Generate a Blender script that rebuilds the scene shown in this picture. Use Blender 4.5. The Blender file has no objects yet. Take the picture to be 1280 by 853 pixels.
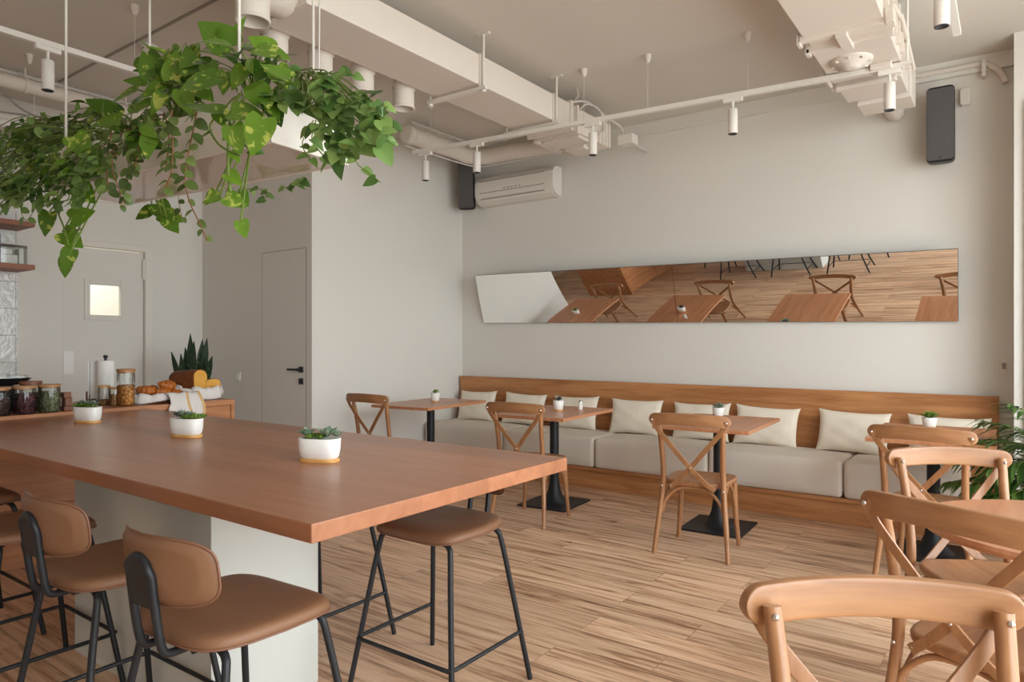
import bpy, math, random
from mathutils import Vector, Matrix, Euler
random.seed(7)
PI = math.pi
SC = bpy.context.scene
COL = SC.collection
# ------------------------------------------------------------------ camera numbers (1280x853 frame)
FPX, YAW, CH = 860.0, math.radians(36.0), 1.36
FW = Vector((-math.sin(YAW), math.cos(YAW), 0)); RT = Vector((math.cos(YAW), math.sin(YAW), 0))
CAM = Vector((0, 0, CH))
def ray(u, v): return FW + RT * ((u - 640) / FPX) + Vector((0, 0, 1)) * ((426.5 - v) / FPX)
def aty(u, v, y): r = ray(u, v); return CAM + r * (y / r.y)
def atx(u, v, x): r = ray(u, v); return CAM + r * (x / r.x)
def atz(u, v, z): r = ray(u, v); return CAM + r * ((z - CH) / r.z)

# ------------------------------------------------------------------ mesh builder
class MB:
    def __init__(s): s.v = []; s.f = []; s.sm = []; s.mi = []; s.col = []
    def add(s, vs, fs, smooth=False, mi=0, M=None, col=None):
        o = len(s.v)
        for p in vs:
            p = Vector(p)
            if M is not None: p = M @ p
            s.v.append(p); s.col.append(col if col is not None else 0.5)
        for f in fs:
            s.f.append([i + o for i in f]); s.sm.append(smooth); s.mi.append(mi)
        return s
    def box(s, x0, x1, y0, y1, z0, z1, mi=0, M=None):
        vs = [(x0,y0,z0),(x1,y0,z0),(x1,y1,z0),(x0,y1,z0),(x0,y0,z1),(x1,y0,z1),(x1,y1,z1),(x0,y1,z1)]
        return s.add(vs, [(0,3,2,1),(4,5,6,7),(0,1,5,4),(1,2,6,5),(2,3,7,6),(3,0,4,7)], False, mi, M)
    def tube(s, pts, r, n=10, cap=True, closed=False, mi=0, M=None, smooth=True):
        pts = [Vector(p) for p in pts]; N = len(pts)
        rs = r if isinstance(r, (list, tuple)) else [r] * N
        vs = []; fs = []; prev = None
        for i, p in enumerate(pts):
            a = pts[(i - 1) % N] if (closed or i > 0) else p
            b = pts[(i + 1) % N] if (closed or i < N - 1) else p
            t = (b - a).normalized()
            if prev is None:
                ref = Vector((0,0,1)) if abs(t.z) < .9 else Vector((1,0,0))
                nn = t.cross(ref).normalized()
            else:
                nn = (prev - t * prev.dot(t)).normalized()
            prev = nn; bb = t.cross(nn)
            for k in range(n):
                an = 2 * PI * k / n
                vs.append(p + (nn * math.cos(an) + bb * math.sin(an)) * rs[i])
        m = N if closed else N - 1
        for i in range(m):
            j = (i + 1) % N
            for k in range(n):
                k2 = (k + 1) % n
                fs.append((i*n+k, i*n+k2, j*n+k2, j*n+k))
        s.add(vs, fs, smooth, mi, M)
        if cap and not closed:
            s.add([vs[k] for k in range(n)], [tuple(range(n-1,-1,-1))], False, mi, M)
            s.add([vs[(N-1)*n+k] for k in range(n)], [tuple(range(n))], False, mi, M)
        return s
    def strap(s, pts, w, t, hint, mi=0, M=None, smooth=False):
        """flat band: w half width, t half thickness, hint = thickness direction"""
        pts = [Vector(p) for p in pts]; N = len(pts); vs = []; fs = []
        ws = w if isinstance(w, (list, tuple)) else [w] * N
        n = 24; prof = []
        for k in range(n):
            q = 2*PI*(k+.5)/n; c_, s_ = math.cos(q), math.sin(q); prof.append((math.copysign(abs(c_)**.16, c_), math.copysign(abs(s_)**.34, s_)))
        for i, p in enumerate(pts):
            a = pts[max(i-1,0)]; b = pts[min(i+1,N-1)]
            tg = (b - a).normalized(); h = Vector(hint); h = (h - tg*h.dot(tg)).normalized(); wd = tg.cross(h)
            for (cw, ct) in prof:
                k = ws[i] - (1-abs(ct))*0
                vs.append(p + wd*cw*ws[i] + h*ct*t)
        for i in range(N-1):
            for k in range(n):
                k2 = (k+1) % n
                fs.append((i*n+k, i*n+k2, (i+1)*n+k2, (i+1)*n+k))
        s.add(vs, fs, True, mi, M)
        s.add(vs[:n], [tuple(range(n-1,-1,-1))], False, mi, M); s.add(vs[-n:], [tuple(range(n))], False, mi, M)
        return s
    def lathe(s, prof, n=24, mi=0, M=None, smooth=True, sx=1, sy=1, cap=True):
        """prof: (r, z) from bottom to top about z; sx, sy squash"""
        vs = []; fs = []
        for (r, z) in prof:
            for k in range(n):
                a = 2*PI*k/n; vs.append((r*math.cos(a)*sx, r*math.sin(a)*sy, z))
        for i in range(len(prof)-1):
            for k in range(n):
                k2 = (k+1) % n
                fs.append((i*n+k, i*n+k2, (i+1)*n+k2, (i+1)*n+k))
        s.add(vs, fs, smooth, mi, M)
        if cap:
            if prof[0][0] > 1e-4: s.add(vs[:n], [tuple(range(n-1,-1,-1))], False, mi, M)
            if prof[-1][0] > 1e-4: s.add(vs[-n:], [tuple(range(n))], False, mi, M)
        return s
    def prism(s, poly, z0, z1, mi=0, M=None, smooth=False):
        n = len(poly); vs = [(x,y,z0) for x,y in poly] + [(x,y,z1) for x,y in poly]
        fs = [(i,(i+1)%n,n+(i+1)%n,n+i) for i in range(n)]
        s.add(vs, fs, smooth, mi, M)
        return s.add(vs, [tuple(range(n-1,-1,-1)), tuple(range(n,2*n))], False, mi, M)
    def loft(s, rings, mi=0, M=None, smooth=True, cap=True):
        n = len(rings[0]); vs = [p for r in rings for p in r]; fs = []
        for i in range(len(rings)-1):
            for k in range(n):
                k2 = (k+1) % n
                fs.append((i*n+k, i*n+k2, (i+1)*n+k2, (i+1)*n+k))
        s.add(vs, fs, smooth, mi, M)
        if cap:
            s.add(rings[0], [tuple(range(n-1,-1,-1))], smooth, mi, M); s.add(rings[-1], [tuple(range(n))], smooth, mi, M)
        return s
    def build(s, name, mats, parent=None, loc=None, rotz=0, bevel=0, seg=2, sub=0, merge=False):
        me = bpy.data.meshes.new(name)
        me.from_pydata([tuple(p) for p in s.v], [], s.f)
        for m in (mats if isinstance(mats, (list, tuple)) else [mats]): me.materials.append(m)
        me.polygons.foreach_set('use_smooth', s.sm); me.polygons.foreach_set('material_index', s.mi)
        if any(c != 0.5 for c in s.col):
            at = me.attributes.new('tone', 'FLOAT', 'POINT'); at.data.foreach_set('value', s.col)
        me.update()
        if merge:
            import bmesh
            bm = bmesh.new(); bm.from_mesh(me); bmesh.ops.remove_doubles(bm, verts=bm.verts, dist=1e-5); bm.to_mesh(me); bm.free()
        o = bpy.data.objects.new(name, me); COL.objects.link(o)
        if parent is not None: o.parent = parent
        if loc is not None: o.location = loc
        o.rotation_euler.z = rotz
        if bevel:
            m = o.modifiers.new('bevel', 'BEVEL'); m.width = bevel; m.segments = seg; m.limit_method = 'ANGLE'; m.angle_limit = math.radians(40); m.harden_normals = False
        if sub:
            m = o.modifiers.new('sub', 'SUBSURF'); m.levels = sub; m.render_levels = sub
        return o

def smooth_path(pts, k=4):
    """Catmull-Rom through pts"""
    P = [Vector(p) for p in pts]; out = []
    for i in range(len(P)-1):
        p0 = P[max(i-1,0)]; p1 = P[i]; p2 = P[i+1]; p3 = P[min(i+2,len(P)-1)]
        for j in range(k):
            t = j/k
            out.append(.5*((2*p1)+(p2-p0)*t+(2*p0-5*p1+4*p2-p3)*t*t+(3*p1-p0-3*p2+p3)*t**3))
    out.append(P[-1]); return out
def lerp_list(a, n):
    out = []
    for i in range(n):
        x = i/(n-1)*(len(a)-1); k = min(int(x), len(a)-2); out.append(a[k]+(a[k+1]-a[k])*(x-k))
    return out
def rrect(w, d, r, n=6, cx=0, cy=0):
    out = []
    for (sx, sy, a0) in ((1,1,0),(-1,1,PI/2),(-1,-1,PI),(1,-1,1.5*PI)):
        for k in range(n+1):
            a = a0 + PI/2*k/n
            out.append((cx+sx*(w/2-r)+r*math.cos(a), cy+sy*(d/2-r)+r*math.sin(a)))
    return out

# ------------------------------------------------------------------ tagging
def tag(o, label, cat, group=None, kind=None):
    o['label'] = label; o['category'] = cat
    if group: o['group'] = group
    if kind: o['kind'] = kind
    return o
def thing(name, label, cat, loc=(0,0,0), rotz=0, group=None):
    o = bpy.data.objects.new(name, None); COL.objects.link(o)
    o.empty_display_size = .1; o.location = loc; o.rotation_euler.z = rotz
    return tag(o, label, cat, group)
def struct(o): o['kind'] = 'structure'; return o
def kids(o): return [c for c in bpy.data.objects if c.parent is o]
def copy_tree(o, parent=None):
    c = o.copy(); COL.objects.link(c)
    if parent is not None: c.parent = parent
    for ch in kids(o): copy_tree(ch, c)
    return c
def again(root, loc, rotz, label, group=None):
    c = copy_tree(root); c.location = loc; c.rotation_euler.z = rotz; c['label'] = label
    if group: c['group'] = group
    return c

# ------------------------------------------------------------------ materials
def lin(r, g, b):
    f = lambda c: ((c/255+.055)/1.055)**2.4 if c/255 > .04045 else c/255/12.92
    return (f(r), f(g), f(b), 1)
def newmat(name):
    m = bpy.data.materials.new(name); m.use_nodes = True
    nt = m.node_tree; return m, nt, nt.nodes['Principled BSDF'], nt.links
def plain(name, col, rough=.5, metal=0, spec=.5, bump=0, bscale=60, var=0, vscale=6, trans=0, ior=1.45):
    m, nt, b, L = newmat(name)
    b.inputs['Base Color'].default_value = col; b.inputs['Roughness'].default_value = rough
    b.inputs['Metallic'].default_value = metal; b.inputs['Specular IOR Level'].default_value = spec
    b.inputs['Transmission Weight'].default_value = trans; b.inputs['IOR'].default_value = ior
    tc = nt.nodes.new('ShaderNodeTexCoord')
    nz = nt.nodes.new('ShaderNodeTexNoise'); nz.inputs['Scale'].default_value = vscale; nz.inputs['Detail'].default_value = 5
    L.new(tc.outputs['Object'], nz.inputs['Vector'])
    if var:
        mx = nt.nodes.new('ShaderNodeMix'); mx.data_type = 'RGBA'
        mx.inputs['A'].default_value = tuple(max(0, c*(1-var)) for c in col[:3])+(1,)
        mx.inputs['B'].default_value = tuple(min(1, c*(1+var)) for c in col[:3])+(1,)
        L.new(nz.outputs['Fac'], mx.inputs['Factor']); L.new(mx.outputs['Result'], b.inputs['Base Color'])
    if bump:
        n2 = nt.nodes.new('ShaderNodeTexNoise'); n2.inputs['Scale'].default_value = bscale; n2.inputs['Detail'].default_value = 4
        L.new(tc.outputs['Object'], n2.inputs['Vector'])
        bp = nt.nodes.new('ShaderNodeBump'); bp.inputs['Strength'].default_value = bump; bp.inputs['Distance'].default_value = .01
        L.new(n2.outputs['Fac'], bp.inputs['Height']); L.new(bp.outputs['Normal'], b.inputs['Normal'])
    return m
def wood(name, dark, light, axis='X', rough=.4, scale=1.0, planks=0, contrast=1.0, spec=.4, bump=.06):
    m, nt, b, L = newmat(name); N = nt.nodes
    tc = N.new('ShaderNodeTexCoord'); mp = N.new('ShaderNodeMapping')
    st = {'X': (1.2, 14, 14), 'Y': (14, 1.2, 14), 'Z': (14, 14, 1.2)}[axis]
    mp.inputs['Scale'].default_value = tuple(c*scale for c in st)
    L.new(tc.outputs['Object'], mp.inputs['Vector'])
    vec = mp.outputs['Vector']
    n1 = N.new('ShaderNodeTexNoise'); n1.inputs['Scale'].default_value = 1.3; n1.inputs['Detail'].default_value = 7; n1.inputs['Distortion'].default_value = .9
    L.new(vec, n1.inputs['Vector'])
    n2 = N.new('ShaderNodeTexNoise'); n2.inputs['Scale'].default_value = 6; n2.inputs['Detail'].default_value = 3
    L.new(vec, n2.inputs['Vector'])
    ad = N.new('ShaderNodeMath'); ad.operation = 'MULTIPLY_ADD'; ad.inputs[1].default_value = .35
    L.new(n2.outputs['Fac'], ad.inputs[0]); L.new(n1.outputs['Fac'], ad.inputs[2])
    cr = N.new('ShaderNodeValToRGB'); w = .17/contrast
    cr.color_ramp.elements[0].position = .66-w; cr.color_ramp.elements[0].color = dark
    cr.color_ramp.elements[1].position = .66+w; cr.color_ramp.elements[1].color = light
    L.new(ad.outputs[0], cr.inputs['Fac']); out = cr.outputs['Color']
    if planks:
        sp = N.new('ShaderNodeSeparateXYZ'); L.new(tc.outputs['Object'], sp.inputs[0])
        dv = N.new('ShaderNodeMath'); dv.operation = 'DIVIDE'; dv.inputs[1].default_value = planks
        L.new(sp.outputs[{'X': 1, 'Y': 0, 'Z': 0}[axis]], dv.inputs[0])
        fl = N.new('ShaderNodeMath'); fl.operation = 'FLOOR'; L.new(dv.outputs[0], fl.inputs[0])
        wn = N.new('ShaderNodeTexWhiteNoise'); wn.noise_dimensions = '1D'; L.new(fl.outputs[0], wn.inputs['W'])
        mr = N.new('ShaderNodeMapRange'); mr.inputs['To Min'].default_value = .88; mr.inputs['To Max'].default_value = 1.08
        L.new(wn.outputs['Value'], mr.inputs['Value'])
        ml = N.new('ShaderNodeMix'); ml.data_type = 'RGBA'; ml.blend_type = 'MULTIPLY'; ml.inputs['Factor'].default_value = 1
        L.new(out, ml.inputs['A']); L.new(mr.outputs['Result'], ml.inputs['B']); out = ml.outputs['Result']
    L.new(out, b.inputs['Base Color']); b.inputs['Roughness'].default_value = rough; b.inputs['Specular IOR Level'].default_value = spec
    if bump:
        bp = N.new('ShaderNodeBump'); bp.inputs['Strength'].default_value = bump; bp.inputs['Distance'].default_value = .01
        L.new(ad.outputs[0], bp.inputs['Height']); L.new(bp.outputs['Normal'], b.inputs['Normal'])
    return m
def floor_mat():
    m, nt, b, L = newmat('floor_planks'); N = nt.nodes
    tc = N.new('ShaderNodeTexCoord')
    br = N.new('ShaderNodeTexBrick'); br.offset = .37; br.offset_frequency = 2
    br.inputs['Scale'].default_value = 1; br.inputs['Brick Width'].default_value = 1.2; br.inputs['Row Height'].default_value = .2
    br.inputs['Mortar Size'].default_value = .0016; br.inputs['Mortar Smooth'].default_value = .2; br.inputs['Bias'].default_value = 0
    br.inputs['Color1'].default_value = (0,0,0,1); br.inputs['Color2'].default_value = (1,1,1,1); br.inputs['Mortar'].default_value = (.5,.5,.5,1)
    L.new(tc.outputs['Object'], br.inputs['Vector'])
    # per-plank shift of the grain
    sc = N.new('ShaderNodeVectorMath'); sc.operation = 'SCALE'; sc.inputs['Scale'].default_value = 37.0
    L.new(br.outputs['Color'], sc.inputs[0])
    mp = N.new('ShaderNodeMapping'); mp.inputs['Scale'].default_value = (.9, 15, 1)
    L.new(tc.outputs['Object'], mp.inputs['Vector'])
    av = N.new('ShaderNodeVectorMath'); av.operation = 'ADD'; L.new(mp.outputs['Vector'], av.inputs[0]); L.new(sc.outputs['Vector'], av.inputs[1])
    n1 = N.new('ShaderNodeTexNoise'); n1.inputs['Scale'].default_value = 1.5; n1.inputs['Detail'].default_value = 7; n1.inputs['Roughness'].default_value = .62; n1.inputs['Distortion'].default_value = 1.0
    L.new(av.outputs['Vector'], n1.inputs['Vector'])
    cr = N.new('ShaderNodeValToRGB'); e = cr.color_ramp.elements
    e[0].position = .30; e[0].color = lin(122,84,60); e[1].position = .72; e[1].color = lin(232,200,170)
    k = e.new(.40); k.color = lin(174,134,104); k = e.new(.50); k.color = lin(212,174,142)
    L.new(n1.outputs['Fac'], cr.inputs['Fac'])
    mr = N.new('ShaderNodeMapRange'); mr.inputs['To Min'].default_value = .86; mr.inputs['To Max'].default_value = 1.08
    L.new(br.outputs['Color'], mr.inputs['Value'])
    ml = N.new('ShaderNodeMix'); ml.data_type = 'RGBA'; ml.blend_type = 'MULTIPLY'; ml.inputs['Factor'].default_value = 1
    L.new(cr.outputs['Color'], ml.inputs['A']); L.new(mr.outputs['Result'], ml.inputs['B'])
    mg = N.new('ShaderNodeMix'); mg.data_type = 'RGBA'; mg.inputs['B'].default_value = lin(150,118,90)
    L.new(br.outputs['Fac'], mg.inputs['Factor']); L.new(ml.outputs['Result'], mg.inputs['A'])
    L.new(mg.outputs['Result'], b.inputs['Base Color'])
    b.inputs['Roughness'].default_value = .42; b.inputs['Specular IOR Level'].default_value = .35
    bp = N.new('ShaderNodeBump'); bp.inputs['Strength'].default_value = .08; bp.inputs['Distance'].default_value = .01; bp.invert = True
    L.new(br.outputs['Fac'], bp.inputs['Height']); L.new(bp.outputs['Normal'], b.inputs['Normal'])
    return m
def tile_mat(name, w, hgt, col, grout, axes='YZ', rough=.2, bump=.0):
    m, nt, b, L = newmat(name); N = nt.nodes
    tc = N.new('ShaderNodeTexCoord'); sp = N.new('ShaderNodeSeparateXYZ'); cb = N.new('ShaderNodeCombineXYZ')
    L.new(tc.outputs['Object'], sp.inputs[0]); L.new(sp.outputs['XYZ'.index(axes[0])], cb.inputs[0]); L.new(sp.outputs['XYZ'.index(axes[1])], cb.inputs[1])
    br = N.new('ShaderNodeTexBrick'); br.offset = 0
    br.inputs['Scale'].default_value = 1; br.inputs['Brick Width'].default_value = w; br.inputs['Row Height'].default_value = hgt
    br.inputs['Mortar Size'].default_value = .003; br.inputs['Color1'].default_value = col; br.inputs['Color2'].default_value = col; br.inputs['Mortar'].default_value = grout
    L.new(cb.outputs[0], br.inputs['Vector']); L.new(br.outputs['Color'], b.inputs['Base Color'])
    b.inputs['Roughness'].default_value = rough
    nz = N.new('ShaderNodeTexNoise'); nz.inputs['Scale'].default_value = 22; L.new(tc.outputs['Object'], nz.inputs['Vector'])
    ad = N.new('ShaderNodeMath'); ad.operation = 'MULTIPLY_ADD'; ad.inputs[1].default_value = -2; L.new(br.outputs['Fac'], ad.inputs[0]); L.new(nz.outputs['Fac'], ad.inputs[2])
    bp = N.new('ShaderNodeBump'); bp.inputs['Strength'].default_value = bump; bp.inputs['Distance'].default_value = .02
    L.new(ad.outputs[0], bp.inputs['Height']); L.new(bp.outputs['Normal'], b.inputs['Normal'])
    return m
def grains(name, c1, c2, c3, scale):
    m, nt, b, L = newmat(name); N = nt.nodes
    tc = N.new('ShaderNodeTexCoord'); vo = N.new('ShaderNodeTexVoronoi'); vo.inputs['Scale'].default_value = scale
    L.new(tc.outputs['Object'], vo.inputs['Vector'])
    cr = N.new('ShaderNodeValToRGB'); e = cr.color_ramp.elements; e[0].color = c1; e[1].color = c3; k = e.new(.5); k.color = c2
    sp = N.new('ShaderNodeSeparateColor'); L.new(vo.outputs['Color'], sp.inputs[0]); L.new(sp.outputs[0], cr.inputs['Fac']); L.new(cr.outputs['Color'], b.inputs['Base Color'])
    b.inputs['Roughness'].default_value = .8
    bp = N.new('ShaderNodeBump'); bp.inputs['Strength'].default_value = 1; bp.inputs['Distance'].default_value = .01; bp.invert = True
    L.new(vo.outputs['Distance'], bp.inputs['Height']); L.new(bp.outputs['Normal'], b.inputs['Normal'])
    return m
def leaf_mat(name, dark, light, pale=None, palefac=.62, rough=.35, vs=9):
    m, nt, b, L = newmat(name); N = nt.nodes
    at = N.new('ShaderNodeAttribute'); at.attribute_name = 'tone'
    mx = N.new('ShaderNodeMix'); mx.data_type = 'RGBA'; mx.inputs['A'].default_value = dark; mx.inputs['B'].default_value = light
    L.new(at.outputs['Fac'], mx.inputs['Factor']); out = mx.outputs['Result']
    if pale:
        tc = N.new('ShaderNodeTexCoord'); nz = N.new('ShaderNodeTexNoise'); nz.inputs['Scale'].default_value = vs; nz.inputs['Detail'].default_value = 6; nz.inputs['Distortion'].default_value = 1.5
        L.new(tc.outputs['Object'], nz.inputs['Vector'])
        cr = N.new('ShaderNodeValToRGB'); cr.color_ramp.elements[0].position = palefac; cr.color_ramp.elements[1].position = palefac+.06
        L.new(nz.outputs['Fac'], cr.inputs['Fac'])
        m2 = N.new('ShaderNodeMix'); m2.data_type = 'RGBA'; m2.inputs['B'].default_value = pale
        L.new(cr.outputs['Color'], m2.inputs['Factor']); L.new(out, m2.inputs['A']); out = m2.outputs['Result']
    L.new(out, b.inputs['Base Color']); b.inputs['Roughness'].default_value = rough
    tr = N.new('ShaderNodeBsdfTranslucent'); L.new(out, tr.inputs['Color'])
    ms = N.new('ShaderNodeMixShader'); ms.inputs['Fac'].default_value = .25
    L.new(b.outputs[0], ms.inputs[1]); L.new(tr.outputs[0], ms.inputs[2])
    L.new(ms.outputs[0], nt.nodes['Material Output'].inputs['Surface'])
    return m
def clear(name, tint=(1,1,1,1), refl=.12):
    m, nt, b, L = newmat(name); N = nt.nodes
    t = N.new('ShaderNodeBsdfTransparent'); t.inputs['Color'].default_value = tint
    g = N.new('ShaderNodeBsdfGlossy'); g.inputs['Roughness'].default_value = .03
    fr = N.new('ShaderNodeLayerWeight'); fr.inputs['Blend'].default_value = refl
    ms = N.new('ShaderNodeMixShader'); L.new(fr.outputs['Facing'], ms.inputs['Fac'])
    mu = N.new('ShaderNodeMath'); mu.operation = 'MULTIPLY'; mu.inputs[1].default_value = .8
    L.new(fr.outputs['Fresnel'], mu.inputs[0]); L.new(mu.outputs[0], ms.inputs['Fac'])
    L.new(t.outputs[0], ms.inputs[1]); L.new(g.outputs[0], ms.inputs[2]); L.new(ms.outputs[0], N['Material Output'].inputs['Surface'])
    return m
def emit(name, col, s):
    m, nt, b, L = newmat(name); b.inputs['Base Color'].default_value = col
    b.inputs['Emission Color'].default_value = col; b.inputs['Emission Strength'].default_value = s; return m

M = {}
M['wall'] = plain('wall_paint', lin(222,219,213), .85, spec=.2, bump=.05, bscale=35, var=.015, vscale=2)
M['ceil'] = plain('ceiling_paint', lin(212,206,198), .9, spec=.15, bump=.04, bscale=20, var=.02, vscale=1.2)
M['white'] = plain('white_metal_paint', lin(226,221,214), .5, spec=.3, var=.02)
M['galv'] = plain('white_duct_paint', lin(222,213,204), .55, spec=.3, bump=.05, bscale=12, var=.02, vscale=3)
M['floor'] = floor_mat()
M['chair'] = wood('honey_beech', lin(140,94,60), lin(170,122,82), 'Z', .32, 1.0, contrast=.8, spec=.6)
M['chairx'] = wood('honey_beech_across', lin(140,94,60), lin(170,122,82), 'X', .32, 1.0, contrast=.8, spec=.6)
M['seat'] = wood('honey_beech_seat', lin(142,96,64), lin(172,124,86), 'Y', .34, 1.0, contrast=.8)
M['tabletop'] = wood('table_beech', lin(172,112,76), lin(202,144,106), 'Y', .3, .8, planks=.09, contrast=.7, bump=.01)
M['island'] = wood('island_beech', lin(150,96,66), lin(178,122,90), 'X', .29, .6, planks=.16, contrast=.55, bump=.0)
M['bench'] = wood('bench_oak_veneer', lin(154,100,60), lin(194,138,90), 'X', .4, .7, contrast=.9)
M['counter'] = wood('counter_wood', lin(160,104,66), lin(188,130,88), 'Y', .4, .8, contrast=.8)
M['shelf'] = wood('shelf_wood', lin(132,84,62), lin(152,100,76), 'Y', .5, .8)
M['pine'] = wood('pale_bamboo', lin(196,144,80), lin(222,174,108), 'X', .45, 2)
M['lid'] = wood('lid_wood', lin(150,104,64), lin(186,138,92), 'X', .5, 3)
M['darkwood'] = wood('dark_block_wood', lin(110,66,44), lin(136,86,60), 'Z', .5, 2)
M['black'] = plain('black_powder_coat', lin(32,33,36), .45, spec=.4, bump=.05, bscale=300)
M['blackplastic'] = plain('black_plastic', lin(24,24,26), .4)
M['leather'] = plain('tan_leather', lin(122,86,62), .45, spec=.35, bump=.12, bscale=420, var=.06, vscale=9)
M['leatheredge'] = plain('tan_leather_piping', lin(116,78,58), .5, bump=.1, bscale=400)
M['concrete'] = plain('grey_plaster', lin(196,196,190), .8, spec=.2, bump=.08, bscale=14, var=.05, vscale=4)
M['cushion'] = plain('bench_linen', lin(216,206,194), .95, spec=.1, bump=.25, bscale=500, var=.03, vscale=4)
M['pillow'] = plain('pillow_linen', lin(232,222,206), .95, spec=.1, bump=.3, bscale=400, var=.03, vscale=7)
M['ceramic'] = plain('white_ceramic', lin(238,236,232), .35, spec=.4)
M['soil'] = plain('soil', lin(52,42,34), .95, bump=.6, bscale=120)
M['steel'] = plain('polished_rivet', lin(205,200,195), .25, metal=1)
M['greyfabric'] = plain('speaker_grille', lin(92,90,90), .8, spec=.2, bump=.3, bscale=600)
M['mirror'] = plain('mirror_silver', (.93,.93,.92,1), .0, metal=1)
M['mirroredge'] = plain('mirror_edge', lin(70,78,74), .3)
M['acwhite'] = plain('ac_plastic', lin(224,218,210), .4)
M['acgrey'] = plain('ac_slot_grey', lin(150,144,138), .5)
M['grout'] = plain('joint_grey', lin(150,142,134), .8)
M['gap'] = plain('door_gap', lin(120,112,104), .9)
M['tile'] = tile_mat('white_wall_tile', .155, .235, lin(214,214,212), lin(150,148,144), 'YZ', .18, .25)
M['clad'] = tile_mat('column_cladding', .8, .62, lin(196,186,174), lin(166,156,146), 'XZ', .5, .05)
M['purple'] = plain('purple_tin', lin(70,30,130), .35)
M['bag'] = plain('pale_label', lin(222,220,214), .5, var=.05)
M['glass'] = clear('clear_glass', (.95,.97,.955,1), .35)
M['pane'] = clear('window_pane', (.97,.985,.98,1), .06)
M['paper'] = plain('paper_towel', lin(232,230,226), .95, bump=.3, bscale=180)
M['cloth'] = plain('basket_linen', lin(222,216,212), .95, bump=.3, bscale=260, var=.04, vscale=14)
M['stripe'] = plain('linen_ochre_edge', lin(214,176,120), .95, bump=.3, bscale=260)
M['croissant'] = plain('croissant_crust', lin(176,98,32), .45, bump=.7, bscale=60, var=.5, vscale=22)
M['crust'] = plain('cake_crust', lin(116,60,22), .6, bump=.8, bscale=40, var=.5, vscale=14)
M['crumb'] = plain('yellow_cake_crumb', lin(226,168,78), .9, bump=.6, bscale=140, var=.06, vscale=30)
M['beans'] = grains('golden_cereal', lin(150,84,30), lin(206,136,64), lin(226,172,104), 95)
M['nuts'] = grains('brown_nuts', lin(90,54,30), lin(140,94,56), lin(180,134,86), 85)
M['tea_red'] = grains('dark_red_tea', lin(34,14,20), lin(70,30,42), lin(128,70,74), 120)
M['tea_green'] = grains('dried_green_herb', lin(66,72,48), lin(112,118,86), lin(160,160,126), 120)
M['tea_black'] = grains('dark_tea', lin(26,18,18), lin(60,34,32), lin(96,70,60), 120)
M['pothos'] = leaf_mat('pothos_leaf', lin(44,84,22), lin(112,152,44), lin(186,200,96), .58, .3, 16)
M['smallleaf'] = leaf_mat('small_green_leaf', lin(66,102,44), lin(138,168,92), None, rough=.4)
M['hoya'] = leaf_mat('trailing_round_leaf', lin(70,92,44), lin(120,142,74), None, rough=.4)
M['stem'] = plain('green_stem', lin(112,134,60), .6)
M['redstem'] = plain('reddish_stem', lin(140,92,60), .6)
M['snake'] = leaf_mat('snake_plant_leaf', lin(38,62,40), lin(70,100,60), lin(90,112,70), .6, .4, 26)
M['palm'] = leaf_mat('palm_leaf', lin(44,84,34), lin(112,150,74), None, rough=.4)
M['echeveria'] = leaf_mat('blue_green_succulent', lin(104,132,108), lin(168,186,160), None, rough=.5)
M['succ_green'] = leaf_mat('green_succulent', lin(84,124,46), lin(160,190,92), None, rough=.45)
M['succ_grey'] = leaf_mat('grey_succulent', lin(108,122,104), lin(172,182,166), None, rough=.5)
M['succ_dark'] = leaf_mat('dark_succulent', lin(60,56,58), lin(120,116,112), None, rough=.5)
M['terracotta'] = plain('brown_plastic_pot', lin(120,60,44), .6)
M['planter_under'] = plain('planter_gloss_underside', lin(200,192,184), .06, spec=.8)
M['lens'] = plain('lamp_lens', lin(60,62,66), .2)
M['cable'] = plain('white_cable', lin(206,200,194), .6)
M['darkcable'] = plain('grey_cable', lin(150,146,142), .6)
M['rust'] = plain('stained_tape', lin(190,150,100), .7)
SKY, EXPO = 8.9, 0.0
# ================================================================== THE ROOM
XL, YB, YF, XD, ZC, XR, YN = -5.225, 6.2, 4.05, -7.08, 3.48, 1.75, -2.6
def sbox(name, x0, x1, y0, y1, z0, z1, m, **k): return struct(MB().box(x0, x1, y0, y1, z0, z1).build(name, m, **k))
sbox('floor', -8.7, 1.9, -2.75, 6.4, -.1, 0, M['floor'])
sbox('ceiling', -8.7, 1.9, -2.75, 6.4, ZC, ZC+.1, M['ceil'])
sbox('wall_back', XL-.2, 1.9, YB, YB+.15, 0, ZC, M['wall'])
# the wall block on the left: its +X face carries the seating corner, its -Y face the flush door
b = MB(); b.box(XD-.15, XL, YF, YB+.15, 0, ZC); struct(b.build('wall_left', M['wall']))
# kitchen wall with its door opening
DY0, DY1, DZ = 2.69, 3.49, 2.30
b = MB(); b.box(XD-.15, XD, -2.75, DY0, 0, ZC); b.box(XD-.15, XD, DY1, YF, 0, ZC); b.box(XD-.15, XD, DY0, DY1, DZ, ZC)
struct(b.build('wall_kitchen', M['wall']))
# small back room behind the door
b = MB(); b.box(-8.65, -8.6, 2.0, YF, 0, ZC); b.box(-8.65, XD-.15, YF, YF+.05, 0, ZC); b.box(-8.65, XD-.15, 1.95, 2.0, 0, ZC)
struct(b.build('wall_storeroom', M['wall']))
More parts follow.
